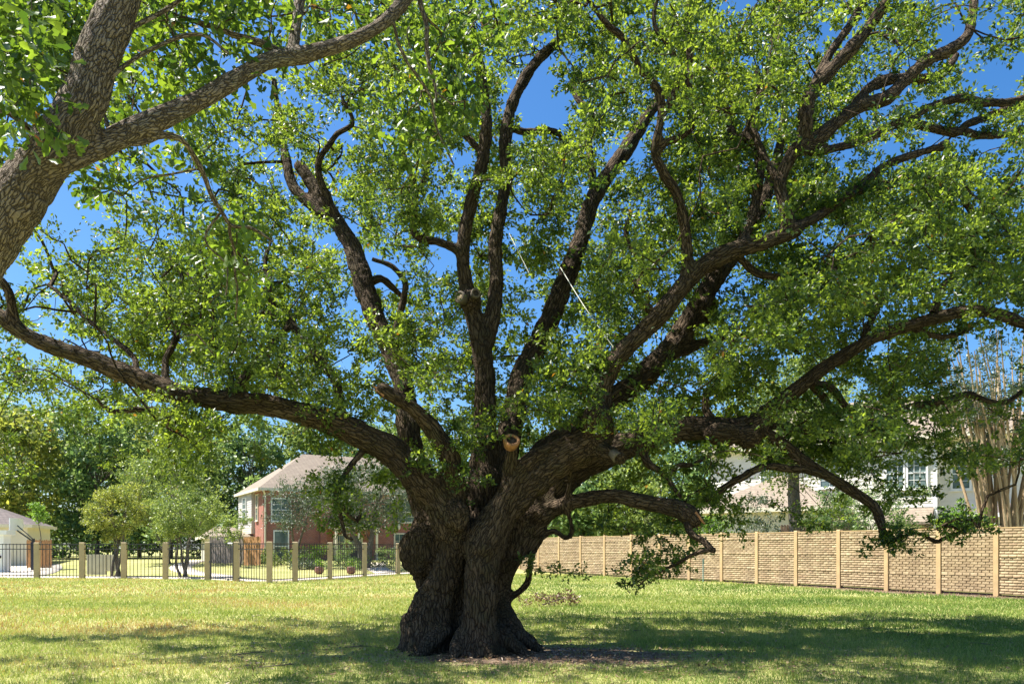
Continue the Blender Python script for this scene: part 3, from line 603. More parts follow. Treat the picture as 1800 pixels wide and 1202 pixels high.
# the nearest single leaves, one object each
LM = []
for k in range(6):
    v, f, kk = leaves(np.zeros((1, 3)), np.array([[1., 0, 0]]), np.array([[0., 0, 1]]), np.array([.105+.006*k]), np.array([.055]), 1)
    LM.append(npmesh('leaf', v, f, False, {'rnd': np.full(9, [.3, .5, .62, .75, .88, 1.0][k])})); LM[-1].materials.append(M['fleaf'])
spots = [(60,30,60,40,5.0,40),(40,160,40,50,4.9,30),(330,50,70,50,5.9,45),(270,150,60,50,6.0,35),(410,470,25,75,6.4,40),(740,120,40,80,6.7,35),(350,180,90,30,6.1,25),(430,30,60,30,6.1,25),(700,220,50,50,6.9,20)]
for px, py, rx, ry, d, n in spots:
    for k in range(n):
        o = link('leaf', LM[int(rng.choice(6, p=[.2, .2, .2, .2, .17, .03]))], None, near); p = P(px+rng.normal()*rx*.7, py+rng.normal()*ry*.7, d+rng.uniform(-.3, .4))
        o.location = p; o.rotation_euler = (rng.uniform(-.9, .9), rng.uniform(-.2, 1.3), rng.uniform(0, 6.28))
settle(near)

# ------------------------------------------------------------------ panel wall on the right
wall = empty('panel_wall', (0, 0, 0))
tag(wall, 'long tan precast wall of brick-faced panels between square posts, right of the oak', 'wall')
brickm = NT('cast_tan_brick'); bp = brickm.geo()
bc = brickm.ramp(brickm.noise(bp, 5.5, 5, .7), [(.28, (.20, .135, .07)), (.5, (.34, .25, .13)), (.72, (.50, .39, .22))])
bc = brickm.mix(.5, bc, brickm.ramp(brickm.attr('rnd'), [(0, (.20, .135, .085)), (.3, (.30, .225, .14)), (.6, (.39, .30, .19)), (.85, (.49, .395, .26)), (1, (.36, .235, .155))]))
bst = brickm.noise(brickm.scale(bp, (1.2, 1.2, .35)), 1.0, 5, .6)
brickm.l(brickm.mix(brickm.ramp(bst, [(.48, (0, 0, 0)), (.68, (.45, .45, .45))]), bc, (.20, .14, .085)), brickm.b.inputs['Base Color']); brickm.b.inputs['Roughness'].default_value = .9
brickm.bump(brickm.noise(bp, 60, 5), .5, .01); brickm = brickm.m
mortar = plain('wall_backing', (.25, .185, .115), .95, .2, 8, bump=.4)
postm = plain('tan_painted_post', (.42, .295, .15), .8, .12, 3, bump=.2)
gap_shade_m = plain('gap_shade_dark', (.07, .05, .038), .95, .3, 6)  # dark colour standing in for the shade in the gap under the panels
wpx = [948, 984, 1022, 1064, 1111, 1161, 1213, 1270, 1332, 1401, 1476, 1560, 1652, 1753, 1864, 1990]
wp = []
for px in wpx:
    r = (px-900)/FPX; t = (WA[0]-r*WA[1])/(r*WE[1]-WE[0]); wp.append(WA+WE*t)
wp = [wp[0]+(wp[0]-wp[1])*k for k in (4, 3, 2, 1)]+wp
wrz = math.atan2(WE[1], WE[0])
def wpt(p, n, z): return (p[0]+WN[0]*n, p[1]+WN[1]*n, z)
pm = MB().box((-.085, -.10, -.2), (.085, .10, 2.38)); pm.v += [(x*.85, y*.85, 2.41) for x, y in ((-.085, -.1), (.085, -.1), (.085, .1), (-.085, .1))]
pm.f += [(4, 5, 9, 8), (5, 6, 10, 9), (6, 7, 11, 10), (7, 4, 8, 11), (8, 9, 10, 11)]
pme = None
for p in wp:
    if pme is None: o = pm.build('post', postm, wall); pme = o.data
    else: o = link('post', pme, None, wall)
    o.location = (p[0], p[1], 0); o.rotation_euler = (0, 0, wrz)
bw, bh, bd = .27, .08, .024
def brick_mesh(w, h, seed):
    r = random.Random(seed); e = .009; m = MB(); y0 = 0; y1 = -bd
    j = lambda: r.uniform(-.003, .003)
    a = [(0, y0, 0), (w, y0, 0), (w, y0, h), (0, y0, h)]; b = [(e+j(), y1+.010+j(), e*.6+j()), (w-e+j(), y1+.010+j(), e*.6+j()), (w-e+j(), y1+.010+j(), h-e*.6+j()), (e+j(), y1+.010+j(), h-e*.6+j())]
    c = [(e*2.2, y1+j(), e*1.3), (w-e*2.2, y1+j(), e*1.3), (w-e*2.2, y1+j(), h-e*1.3), (e*2.2, y1+j(), h-e*1.3)]
    m.v = a+b+c; m.f = [(0, 1, 5, 4), (1, 2, 6, 5), (2, 3, 7, 6), (3, 0, 4, 7), (4, 5, 9, 8), (5, 6, 10, 9), (6, 7, 11, 10), (7, 4, 8, 11), (8, 9, 10, 11)]
    return m
BMs = {}
single = 0; RV = []; RF = []
for i in range(len(wp)-1, 0, -1):
    a, b = wp[i], wp[i-1]; L = np.linalg.norm(b-a); rz = math.atan2((b-a)[1], (b-a)[0]); z0 = .10+.02*math.sin(i*2.3)
    e = (b-a)/L
    # local frame: x from near post to far post, -y faces... (WN is left of WE, so +y local); bricks are flipped to face WN
    pn = MB().box((.07, -.03, z0), (L-.07, .035, 2.3+.02)).build('panel', mortar, wall); pn.location = (a[0], a[1], 0); pn.rotation_euler = (0, 0, rz)
    cp = MB().box((.086, -.05, 2.321), (L-.086, .07, 2.36)).build('coping', postm, wall); cp.location = pn.location; cp.rotation_euler = pn.rotation_euler
    gs_ = MB().box((.088, -.02, -.15), (L-.088, .015, z0-.012)).build('gap_shade_strip', gap_shade_m, wall); gs_.location = pn.location; gs_.rotation_euler = pn.rotation_euler  # set-back strip closing the gap below the panel, its shade painted dark
    x0 = .09; x1 = L-.09
    nr = 0; z = z0+.006
    while z < 2.3:
        sect = nr % 7; h = .112 if sect == 6 else .094; h_ = min(h, 2.315-z)
        if h_ < .03: break
        proud = .014 if sect == 6 else 0.0
        x = x0-(bw/2 if nr % 2 else 0)
        while x < x1:
            xa = max(x, x0)+.004; xb = min(x+bw, x1)-.004
            if xb-xa > .04:
                loc = a+e*xb; pj = .036+proud+rng.uniform(-.004, .004)     # mirrored: brick +x runs back along the wall
                if single < 300 and i <= len(wp)-3:
                    key = (round(xb-xa, 2), round(h_-.009, 3), int(rng.integers(0, 8)))
                    if key not in BMs:
                        q = brick_mesh(key[0], key[1], single).build('brick', brickm, wall); BMs[key] = q.data; q.data.attributes.new('rnd', 'FLOAT', 'POINT').data.foreach_set('value', np.full(12, rng.random(), np.float32))
                    else: q = link('brick', BMs[key], None, wall)
                    q.location = (*(loc+WN*pj), z); q.rotation_euler = (rng.normal()*.008, rng.normal()*.006, rz+math.pi); single += 1
                else:
                    m = brick_mesh(xb-xa, h_-.009, int(rng.integers(0, 99999))); n = len(RV)
                    c, s = math.cos(rz+math.pi), math.sin(rz+math.pi); q0 = loc+WN*pj
                    RV += [(q0[0]+v[0]*c-v[1]*s, q0[1]+v[0]*s+v[1]*c, z+v[2]) for v in m.v]; RF += [tuple(n+k for k in f) for f in m.f]
            x += bw
        z += h; nr += 1
tag(link('bricks', npmesh('bricks', RV, RF, False, {'rnd': np.repeat(rng.random(len(RV)//12), 12)}), brickm, wall), kind='stuff')
stake = MB().tube([(0, 0, -.2), (0, 0, 1.1)], .025, 8); sp_ = P(1236, 1024, 38.2)
stake.box((-.035, -.012, .9), (.035, -.027, 1.15))
o = stake.build('marker_stake', plain('teal_paint', (.13, .27, .26), .5)); o.location = (sp_[0], sp_[1], 0)
tag(o, 'thin teal metal stake standing in the grass before the panel wall', 'stake')

# ------------------------------------------------------------------ iron fence with tan posts, and its gate
ironm = plain('black_iron', (.018, .018, .02), .45, .2, 10); fpostm = plain('tan_fence_post', (.47, .36, .21), .8, .1, 3, bump=.2)
fence = empty('iron_fence', (0, 0, 0)); tag(fence, 'low black iron picket fence between square tan posts along the yard', 'fence')
fpm = None
for x, y in FP:
    if fpm is None:
        m = MB().box((-.13, -.13, -.1), (.13, .13, 1.93)); m.v += [(sx*.11, sy*.11, 1.965) for sx, sy in ((-1, -1), (1, -1), (1, 1), (-1, 1))]
        m.f += [(4, 5, 9, 8), (5, 6, 10, 9), (6, 7, 11, 10), (7, 4, 8, 11), (8, 9, 10, 11)]
        o = m.build('post', fpostm, fence); fpm = o.data
    else: o = link('post', fpm, None, fence)
    o.location = (x, y, float(ground(x, y))); o.rotation_euler = (0, 0, .2)
pk = MB().tube([(0, 0, .07), (0, 0, 1.90)], .0165, 6); pkm = None
gate = empty('iron_gate', (*FP[5], 0)); tag(gate, 'black iron walk-through gate with heavier frame and latch in the picket fence', 'gate')
for i in range(len(FP)-1):
    a, b = np.array(FP[i]), np.array(FP[i+1]); L = np.linalg.norm(b-a); e = (b-a)/L; rz = math.atan2(e[1], e[0])
    isg = i == 5; root = gate if isg else fence; og = np.array([*FP[5], 0]) if isg else np.zeros(3)
    g = .30 if isg else .14
    for z in ((.16, 1.60, 1.86) if not isg else (.12, 1.74, 1.88)):
        q = MB().box((g, -.02, z-.02), (L-g, .02, z+.02)).build('rail', ironm, root); q.location = np.array([*a, 0])-og; q.rotation_euler = (0, 0, rz)
    if isg:
        for s_ in (g, L-g):
            q = MB().box((-.035, -.03, .05), (.035, .03, 1.92)).build('stile', ironm, root); q.location = np.array([*(a+e*s_), 0])-og; q.rotation_euler = (0, 0, rz)
        q = MB().box((-.04, -.09, -.06), (.10, -.032, .06)).box((.10, -.08, -.012), (.22, -.055, .012)).build('latch', ironm, root); q.location = np.array([*(a+e*(g+.03)), .95])-og; q.rotation_euler = (0, 0, rz)
        q = MB().box((-.35, -.05, -.03), (.05, -.031, .03)).build('closer', plain('white_metal', (.75, .75, .72), .4), root); q.location = np.array([*(a+e*(L-g-.05)), 1.9])-og; q.rotation_euler = (0, 0, rz)
    n = 9 if isg else max(5, int(round(L/.235)))
    for k in range(1, n):
        p = a+e*(g+(L-2*g)*k/n)
        if pkm is None: q = pk.build('picket', ironm, root); pkm = q.data
        else: q = link('picket', pkm, None, root)
        q.location = np.array([*p, 0])-og; q.rotation_euler = (0, 0, rz)

# ------------------------------------------------------------------ houses
def gridmat(name, c1, c2, mort, bwid, bht, rough=.9, mortar=.012, axis='xz'):
    m = NT(name); t = m.obj(); se = m.n('ShaderNodeSeparateXYZ'); m.l(t, se.inputs[0]); cb = m.n('ShaderNodeCombineXYZ')
    ad = m.n('ShaderNodeMath', operation='ADD'); m.l(se.outputs[0], ad.inputs[0]); m.l(se.outputs[1], ad.inputs[1])
    m.l(ad.outputs[0], cb.inputs[0]); m.l(se.outputs[2], cb.inputs[1])
    b = m.n('ShaderNodeTexBrick'); m.l(cb.outputs[0], b.inputs[0]); b.inputs['Scale'].default_value = 1; b.inputs['Brick Width'].default_value = bwid; b.inputs['Row Height'].default_value = bht
    b.inputs['Mortar Size'].default_value = mortar; b.inputs['Color1'].default_value = (*c1, 1); b.inputs['Color2'].default_value = (*c2, 1); b.inputs['Mortar'].default_value = (*mort, 1)
    f = m.noise(m.geo(), 1.7, 5, .7); col = m.mix(m.ramp(f, [(.3, (0, 0, 0)), (.75, (.5, .5, .5))]), b.outputs[0], tuple(x*.6 for x in c1))
    m.l(col, m.b.inputs['Base Color']); m.b.inputs['Roughness'].default_value = rough; m.bump(b.outputs[1], .4, -.01)
    return m.m
M['rbrick'] = gridmat('red_brick', (.38, .10, .06), (.22, .055, .04), (.40, .30, .25), .22, .075)
M['tbrick'] = gridmat('pinkish_brick', (.50, .30, .22), (.40, .23, .17), (.55, .45, .38), .22, .075)
M['shingle'] = gridmat('tan_shingles', (.27, .22, .165), (.21, .17, .13), (.16, .12, .09), .33, .14, mortar=.02)
M['dshingle'] = gridmat('dark_shingles', (.15, .12, .11), (.11, .09, .085), (.05, .04, .04), .33, .14, mortar=.02)
M['cream'] = plain('cream_paint', (.68, .62, .48), .6, .05, 2)
M['beige'] = plain('beige_siding_paint', (.74, .70, .60), .6, .06, 2)
M['greyside'] = plain('grey_siding_paint', (.50, .48, .45), .6, .06, 2)
M['white'] = plain('white_paint', (.78, .78, .75), .45, .04, 2)
gl = NT('window_glass'); gl.l(gl.ramp(gl.noise(gl.geo(), .9, 3), [(.35, (.045, .075, .075)), (.65, (.16, .22, .215))]), gl.b.inputs['Base Color']); gl.b.inputs['Roughness'].default_value = .06; gl.b.inputs['Specular IOR Level'].default_value = .9; M['glass'] = gl.m
M['door'] = plain('dark_door', (.03, .035, .055), .4, .15, 4)
def bx(name, a, b, mat, parent): return MB().box(a, b).build(name, mat, parent)
def window(h, x0, x1, z0, z1, y, nx=2, nz=2, mat=None, fw=.07, face='f'):
    """window on a front face at local y (facing -y); on the left end (face 'l') x and y swap"""
    mt = mat or M['white']; T = (lambda p: p) if face == 'f' else (lambda p: (p[1], -p[0], p[2]))
    def boxo(nm, a, b, m_, par):
        m = MB().box(a, b); m.v = [T(v) for v in m.v]; return m.build(nm, m_, par)
    m = MB()
    for a, b in (((x0-fw, y-.09, z0-fw), (x1+fw, y+.03, z0)), ((x0-fw, y-.09, z1), (x1+fw, y+.03, z1+fw)), ((x0-fw, y-.09, z0+.001), (x0, y+.03, z1-.001)), ((x1, y-.09, z0+.001), (x1+fw, y+.03, z1-.001))): m.box(a, b)
    m.v = [T(v) for v in m.v]; w = m.build('window', mt, h)
    boxo('pane', (x0+.002, y-.035, z0+.002), (x1-.002, y-.02, z1-.002), M['glass'], w)
    boxo('sill', (x0-fw-.05, y-.13, z0-fw-.05), (x1+fw+.05, y+.02, z0-fw-.003), mt, w)
    boxo('meeting_rail', (x0+.002, y-.075, (z0+z1)/2-.035), (x1-.002, y-.037, (z0+z1)/2+.035), mt, w)
    for k in range(1, nx):
        x = x0+(x1-x0)*k/nx; boxo('muntin', (x-.014, y-.062, z0+.003), (x+.014, y-.0375, z1-.003), mt, w)
    for k in range(1, nz*2):
        if k == nz: continue
        z = z0+(z1-z0)*k/(nz*2); boxo('muntin', (x0+.003, y-.058, z-.014), (x1-.003, y-.0375, z+.014), mt, w)
def siding(h, x0, x1, z0, z1, y, step, mat, face='f', dep=.010):
    T = (lambda p: p) if face == 'f' else (lambda p: (p[1], -p[0], p[2])); z = z0; me = None
    while z < z1-.02:
        zz = min(z+step, z1); m = MB(); q = [(x0, y, z), (x1, y, z), (x1, y, zz), (x0, y, zz)]
        m.v = [(x0, y-dep-.012, z), (x1, y-dep-.012, z), (x1, y-.004, zz-.003), (x0, y-.004, zz-.003), (x0, y, z), (x1, y, z)]
        m.f = [(0, 1, 2, 3), (4, 5, 1, 0)]; m.v = [T(v) for v in m.v]; m.build('siding_board', mat, h); z += step
def hip(h, x0, x1, y0, y1, ze, zr, over, mat, fmat, inset=None, name='roof'):
    X0, X1, Y0, Y1 = x0-over, x1+over, y0-over, y1+over; ins = inset if inset is not None else (Y1-Y0)/2; ym = (Y0+Y1)/2
    m = MB(); m.v = [(X0, Y0, ze), (X1, Y0, ze), (X1, Y1, ze), (X0, Y1, ze), (X0+ins, ym, zr), (X1-ins, ym, zr)]
    m.f = [(0, 1, 5, 4), (1, 2, 5), (2, 3, 4, 5), (3, 0, 4), (3, 2, 1, 0)]; r = m.build(name, mat, h)
    bx('fascia', (X0-.02, Y0-.045, ze-.2), (X1+.02, Y0-.003, ze+.03), fmat, r); bx('fascia', (X0-.045, Y0-.02, ze-.2), (X0-.003, Y1+.02, ze+.03), fmat, r); bx('fascia', (X1+.003, Y0-.02, ze-.2), (X1+.045, Y1+.02, ze+.03), fmat, r)
    bx('soffit', (X0+.01, Y0+.01, ze-.16), (X1-.01, Y1-.01, ze-.10), fmat, r)
    return r

# --- red brick house: origin at its left-front corner
hb = empty('brick_house', (-20.6, 66.0, .55), R(30)); tag(hb, 'two-storey red brick house with tan hip roof behind the iron fence', 'house')
bx('wall', (0, 0, -.6), (17.5, 9, 6.0), M['rbrick'], hb)
hip(hb, 0, 17.5, 0, 9, 6.05, 9.6, .5, M['shingle'], M['cream'])
bx('siding_bay', (-.25, 3.3, 2.35), (-.002, 8.9, 6.0), M['greyside'], hb)
siding(hb, -8.9, -3.3, 2.9, 5.85, -.252, .2, M['greyside'], 'l')
for k in range(3): bx('trim_board', (-.30, 3.25, 2.36+.17*k), (-.26, 8.95, 2.50+.17*k), M['cream'], hb)
window(hb, -6.6, -5.3, 3.6, 5.5, -.29, 2, 2, M['white'], .09, 'l'); window(hb, -2.6, -1.9, 3.5, 5.6, -.0, 1, 2, M['cream'], .1, 'l'); window(hb, -5.4, -4.2, .5, 2.0, -.0, 1, 2, M['cream'], .1, 'l')
dsp = MB().tube([(.12, -.12, -.3), (.12, -.12, 5.5), (-.05, -.3, 5.85), (-.1, -.45, 6.0)], .07, 8).build('downspout', M['cream'], hb)
window(hb, .9, 2.0, .0, 2.5, 0, 1, 1, M['white'], .1); window(hb, .7, 2.2, 3.4, 5.2, 0, 2, 2, M['white'], .1)
# recessed porch with columns and gable
bx('porch_roof', (5.4, -2.0, 2.75), (9.4, -.002, 3.0), M['cream'], hb)
for x in (5.6, 7.6, 9.2):
    MB().lathe([(.16, -.4), (.16, -.2), (.12, -.15), (.11, 2.6), (.16, 2.65), (.16, 2.74)], (x, -1.85, 0), 12).build('porch_column', M['cream'], hb)
dr = bx('door', (7.4, -.08, -.35), (8.4, -.02, 2.1), M['door'], hb); bx('door_frame', (7.25, -.06, -.35), (7.395, -.003, 2.25), M['cream'], dr); bx('door_frame', (8.405, -.06, -.35), (8.55, -.003, 2.25), M['cream'], dr); bx('door_glass', (7.6, -.095, .9), (8.2, -.082, 1.9), M['glass'], dr)
window(hb, 6.0, 6.9, -.1, 2.2, 0, 2, 2, M['cream'], .1)
bx('brick_pier', (4.7, -.35, -.5), (5.3, -.003, 5.95), M['rbrick'], hb)
for x0, x1 in ((11.6, 12.4), (12.62, 14.3)): window(hb, x0, x1, -.05, 2.35, 0, 3 if x1-x0 > 1 else 2, 2, M['cream'], .11)
window(hb, 12.0, 13.8, 3.5, 5.2, 0, 3, 2, M['cream'], .11)
ln = MB().lathe([(.05, -.2), (.14, -.1), (.16, .18), (.10, .30), (.03, .38)], (11.9, -.2, 2.95), 8).build('wall_lantern', M['cream'], hb)
hip(hb, -3.6, -.35, 4.0, 9.0, 2.1, 3.0, .3, M['shingle'], M['cream'], 1.2, 'side_roof'); bx('side_wall', (-3.5, 4.2, -.6), (-.3, 8.8, 2.05), M['greyside'], hb)

# --- garage at the left
ga = empty('garage', (-36.5, 60.0, .35), R(18)); tag(ga, 'cream garage with dark hip roof and pale door at the drive end', 'garage')
bx('wall', (-9, 0, -.6), (0, 7, 3.0), M['cream'], ga); hip(ga, -9, 0, 0, 7, 3.05, 4.75, .4, M['dshingle'], M['cream'])
siding(ga, -9, 0, -.3, 2.8, -.002, .22, M['cream'])
dd = bx('door', (-2.35, -.09, -.3), (-1.35, -.04, 2.25), M['white'], ga); bx('door_frame', (-2.5, -.10, -.3), (-2.355, -.03, 2.4), M['white'], dd); bx('door_frame', (-1.345, -.10, -.3), (-1.2, -.03, 2.4), M['white'], dd)
gd = bx('garage_door', (-8, -.09, -.3), (-4.0, -.04, 2.3), M['white'], ga)
for k in range(1, 4): bx('panel_groove', (-7.98, -.10, -.3+.65*k-.012), (-4.02, -.0915, -.3+.65*k+.012), M['greyside'], gd)
# tall white box beside the drive
tb = empty('storage_box', (-34.2, 53.0, float(ground(-34, 53))), R(12)); tag(tb, 'tall white storage box with projecting lid standing on the drive', 'box')
bx('body', (-1.2, -.6, 0), (.55, .6, 2.5), M['white'], tb); bx('lid', (-1.3, -.75, 2.503), (.78, .75, 2.78), M['white'], tb); bx('handle', (.3, -.66, .95), (.42, -.603, 1.12), darkm, tb)
# basketball hoop
bh_ = P(58.5, 980, 55.0); hp = empty('basketball_hoop', (bh_[0], bh_[1], float(ground(bh_[0], bh_[1])))); tag(hp, 'basketball hoop on a dark padded post, white board seen edge-on', 'basketball hoop')
navy = plain('navy_pad', (.012, .017, .04), .5, .15, 6)
MB().tube([(0, 0, -.1), (0, 0, 2.2)], .10, 8).build('post', ironm, hp); MB().box((-.12, -.12, .05), (.12, .12, 1.95)).build('post_pad', navy, hp)
MB().tube([(-.02, 0, 2.0), (-1.1, 0, 2.75)], .05, 6).tube([(0, 0, 2.15), (-1.1, 0, 3.1)], .035, 6).build('arm', ironm, hp)
bb = MB().box((-1.2, -.75, 2.75), (-1.14, .75, 3.6)).build('backboard', M['white'], hp)
ring = [(-1.5+.23*math.cos(a), .23*math.sin(a), 2.85) for a in np.linspace(0, 6.283, 17)]; MB().tube(ring, .014, 5).tube([(-1.27, 0, 2.85), (-1.2, 0, 2.85)], .03, 5).build('rim', redm, hp)
net = MB()
for k in range(10):
    a = k*.628; net.tube([(-1.5+.22*math.cos(a), .22*math.sin(a), 2.84), (-1.5+.15*math.cos(a+.3), .15*math.sin(a+.3), 2.6), (-1.5+.11*math.cos(a+.6), .11*math.sin(a+.6), 2.42)], .008, 4)
net.build('net', M['white'], hp)

# --- cedar fences
cedar = plain('cedar_board', (.40, .21, .09), .8, .25, 5, bump=.3); oldwood = plain('weathered_board', (.20, .165, .145), .85, .25, 5, bump=.3); darkwood = plain('dark_board', (.13, .085, .055), .85, .25, 5)
def boards(name, label, a, b, h, mat, w=.14, group=None, z0=None):
    a = np.array(a); b = np.array(b); L = np.linalg.norm(b-a); e = (b-a)/L; rz = math.atan2(e[1], e[0]); zz = float(ground(*a)) if z0 is None else z0
    r = empty(name, (*a, zz), rz); tag(r, label, 'fence', group); me = None; n = int(L/w)
    for k in range(n):
        if me is None:
            m = MB().box((.006, -.012, .03), (w-.006, .012, h-.08)); m.v += [(.035, -.012, h), (w-.035, -.012, h), (w-.035, .012, h), (.035, .012, h)]; m.f += [(4, 5, 9, 8), (5, 6, 10, 9), (6, 7, 11, 10), (7, 4, 8, 11), (8, 9, 10, 11)]
            o = m.build('board', mat, r); me = o.data
        else: o = link('board', me, None, r)
        o.location = (k*w, rng.uniform(-.006, .006), rng.uniform(-.03, .03))
    for z in (.35, h-.35): bx('rail', (0, .016, z), (n*w, .06, z+.09), mat, r)
    return r
boards('wooden_fence', 'short stretch of orange cedar fence beside the padded hoop post', (-34.75, 57.0), (-33.0, 57.3), 2.05, cedar)
boards('wooden_fence', 'orange cedar board fence at the corner of the red brick house', (-20.2, 60.0), (-18.55, 59.0), 2.15, cedar)
boards('wooden_fence', 'weathered grey board fence running up to the cedar section', (-23.6, 62.2), (-20.25, 60.05), 2.1, oldwood)
boards('wooden_fence', 'dark old board fence seen over the panel wall by the grey tree trunk', (14.7, 43.6), (18.6, 41.6), 2.72, darkwood, .15, None, .2)
# pale slabs on the yard lawn
sl_ = empty('stone_slab', (-26.0, 50.0, float(ground(-26, 50))), R(3)); tag(sl_, 'two pale grey upright slabs standing on the grass behind the fence', 'slab')
bx('slab', (-.65, -.1, -.35), (.5, .1, 1.25), concrete, sl_); bx('slab', (.506, -.06, .2), (1.05, .12, 1.24), concrete, sl_)

# --- beige siding house behind the wall
hs = empty('siding_house', (24.5, 46.0, .9), R(-35)); tag(hs, 'two-storey beige siding house with brown roofs above the panel wall', 'house')
bx('wall', (-13.5, 0, -1), (-.002, 9, 7.2), M['beige'], hs); bx('side_wall', (.0, .9, -1), (5.5, 9, 7.15), M['beige'], hs)
siding(hs, -13.5, -.02, 2.9, 7.1, -.003, .24, M['beige']); siding(hs, .02, 5.5, 2.3, 7.0, .897, .24, M['beige'])
bx('corner_trim', (-.13, -.06, -.9), (.06, .10, 7.1), M['white'], hs); bx('brick_base', (.07, .74, -1), (5.6, .893, 2.25), M['tbrick'], hs); bx('brick_pier', (-.75, -.30, -1), (-.2, -.062, 1.95), M['tbrick'], hs)
hip(hs, -13.5, 5.5, 0, 9, 7.25, 10.4, .5, M['shingle'], M['cream'])
window(hs, -2.62, -1.72, 4.3, 6.0, -.012, 3, 2, M['white'], .11); window(hs, -1.46, -.52, 4.3, 6.0, -.012, 3, 2, M['white'], .11); window(hs, -10.1, -9.15, 4.55, 6.1, -.012, 2, 2, M['white'], .11); window(hs, -6.4, -5.3, 4.55, 6.1, -.012, 2, 2, M['white'], .11)
window(hs, .75, 1.6, 4.2, 5.9, .885, 2, 2, M['white'], .11); window(hs, -1.9, -.9, 1.0, 1.95, -.02, 2, 1, M['white'], .1)
lt = MB(); lt.v = [(-2.6, -1.5, 2.25), (-.1, -1.5, 2.25), (-.1, -.05, 3.1), (-2.6, -.05, 3.1), (-2.6, -1.5, 2.1), (-.1, -1.5, 2.1), (-.1, -.05, 2.1), (-2.6, -.05, 2.1)]; lt.f = [(0, 1, 2, 3), (4, 7, 6, 5), (0, 4, 5, 1), (1, 5, 6, 2), (0, 3, 7, 4)]; lt.build('porch_roof', M['shingle'], hs)
bx('wing_wall', (-12.6, -4, -1), (-4.9, -.03, 3.05), M['cream'], hs); siding(hs, -12.6, -4.9, .2, 2.95, -4.003, .26, M['cream']); siding(hs, .03, 4.0, .2, 2.95, -12.603, .26, M['cream'], 'l')
hip(hs, -12.6, -4.9, -4, 3.2, 3.1, 5.35, .4, M['shingle'], M['cream'], None, 'wing_roof')
bx('annex_wall', (2.0, -2.2, -1), (4.6, .7, 2.55), M['greyside'], hs); hip(hs, 2.0, 4.6, -2.2, .7, 2.6, 3.2, .35, M['dshingle'], M['white'], .9, 'annex_roof')

# ------------------------------------------------------------------ background trees and shrubs
def bgtree(name, label, px, d, H, rx, rz, mat, n=60, per=110, leaf=(.16, .28), zb=None, trunk=.16, group=None, bark='bbark', cz=None, ry=None, stems=1, lean=0, rad=None, cat='tree', X=None):
    X = (px-900)/FPX*d if X is None else X; zb = float(ground(X, d)) if zb is None else zb
    r = empty(name, (X, d, zb)); tag(r, label, cat, group); ry = ry or rx; cz = H-rz if cz is None else cz
    q = unit(rng.normal(size=(n, 3)))*(rng.uniform(.25, 1, n)**.45)[:, None]; wob = 1+.22*perlin(q*1.7+[px*.1, d, 3])
    C = q*[rx, ry, rz]*wob[:, None]+[lean, 0, cz]
    m = MB(); ends = []
    for s in range(stems):
        b = np.array([rng.uniform(-.25, .25), rng.uniform(-.25, .25), -.15]) if stems > 1 else np.array([0, 0, -.2]); tgt = np.array([rng.uniform(-.5, .5)*rx*(stems > 1)+lean*.6, rng.uniform(-.4, .4)*ry*(stems > 1), cz*.9])
        K = spline(np.array([[*b, trunk*1.25], [*(b+(tgt-b)*.3+rng.normal(size=3)*.1*[1, 1, 0]), trunk], [*(b+(tgt-b)*.65+rng.normal(size=3)*.2*[1, 1, 0]), trunk*.8], [*tgt, trunk*.45]]), .5); ends.append(K)
    K = np.vstack(ends); VV = []; FF = []; BB = []; k0 = 0
    def add(K_, sides):
        nonlocal k0
        V, F, B = tube(K_[:, :3], K_[:, 3], sides, False); VV.append(V); FF.append(np.array(F)+k0); BB.append(B); k0 += len(V)
    for E in ends: add(E, 8)
    tk = link('trunk', npmesh('trunk', np.vstack(VV), np.vstack(FF), True, {'bark': np.vstack(BB)}), M[bark], r); VV, FF, BB, k0 = [], [], [], 0
    for c in C[::2]:
        cand = K[K[:, 2] < max(c[2], K[:, 2].min()+.6)+.01]; cand = cand if len(cand) else K[:1]
        a = cand[np.argmin(((cand[:, :3]-c)**2).sum(1)+.3*(cand[:, 2]-c[2])**2)]
        mid = a[:3]*.5+c*.5+rng.normal(size=3)*.1*rx+[0, 0, .05*rz]
        add(spline(np.array([[*a[:3], min(a[3]*.55, .09)], [*mid, min(a[3]*.4, .05)], [*c, .012]]), .6), 5)
    tag(link('limbs', npmesh('limbs', np.vstack(VV), np.vstack(FF), True, {'bark': np.vstack(BB)}), M[bark], r), kind='stuff')
    V, F, a = clump_leaves(C, rng.uniform(.7, 1.3, n)*(rad or (rx*.30)), per, *leaf, 0, .8, .05, .55, 12)
    tag(link('crown', npmesh('crown', V, F, False, {'rnd': a}), M[mat], r), kind='stuff')
    return r
g_wood = 'trees of the wood behind the yard'
wood = 'tall dense green tree in the wood behind the yard lawn'
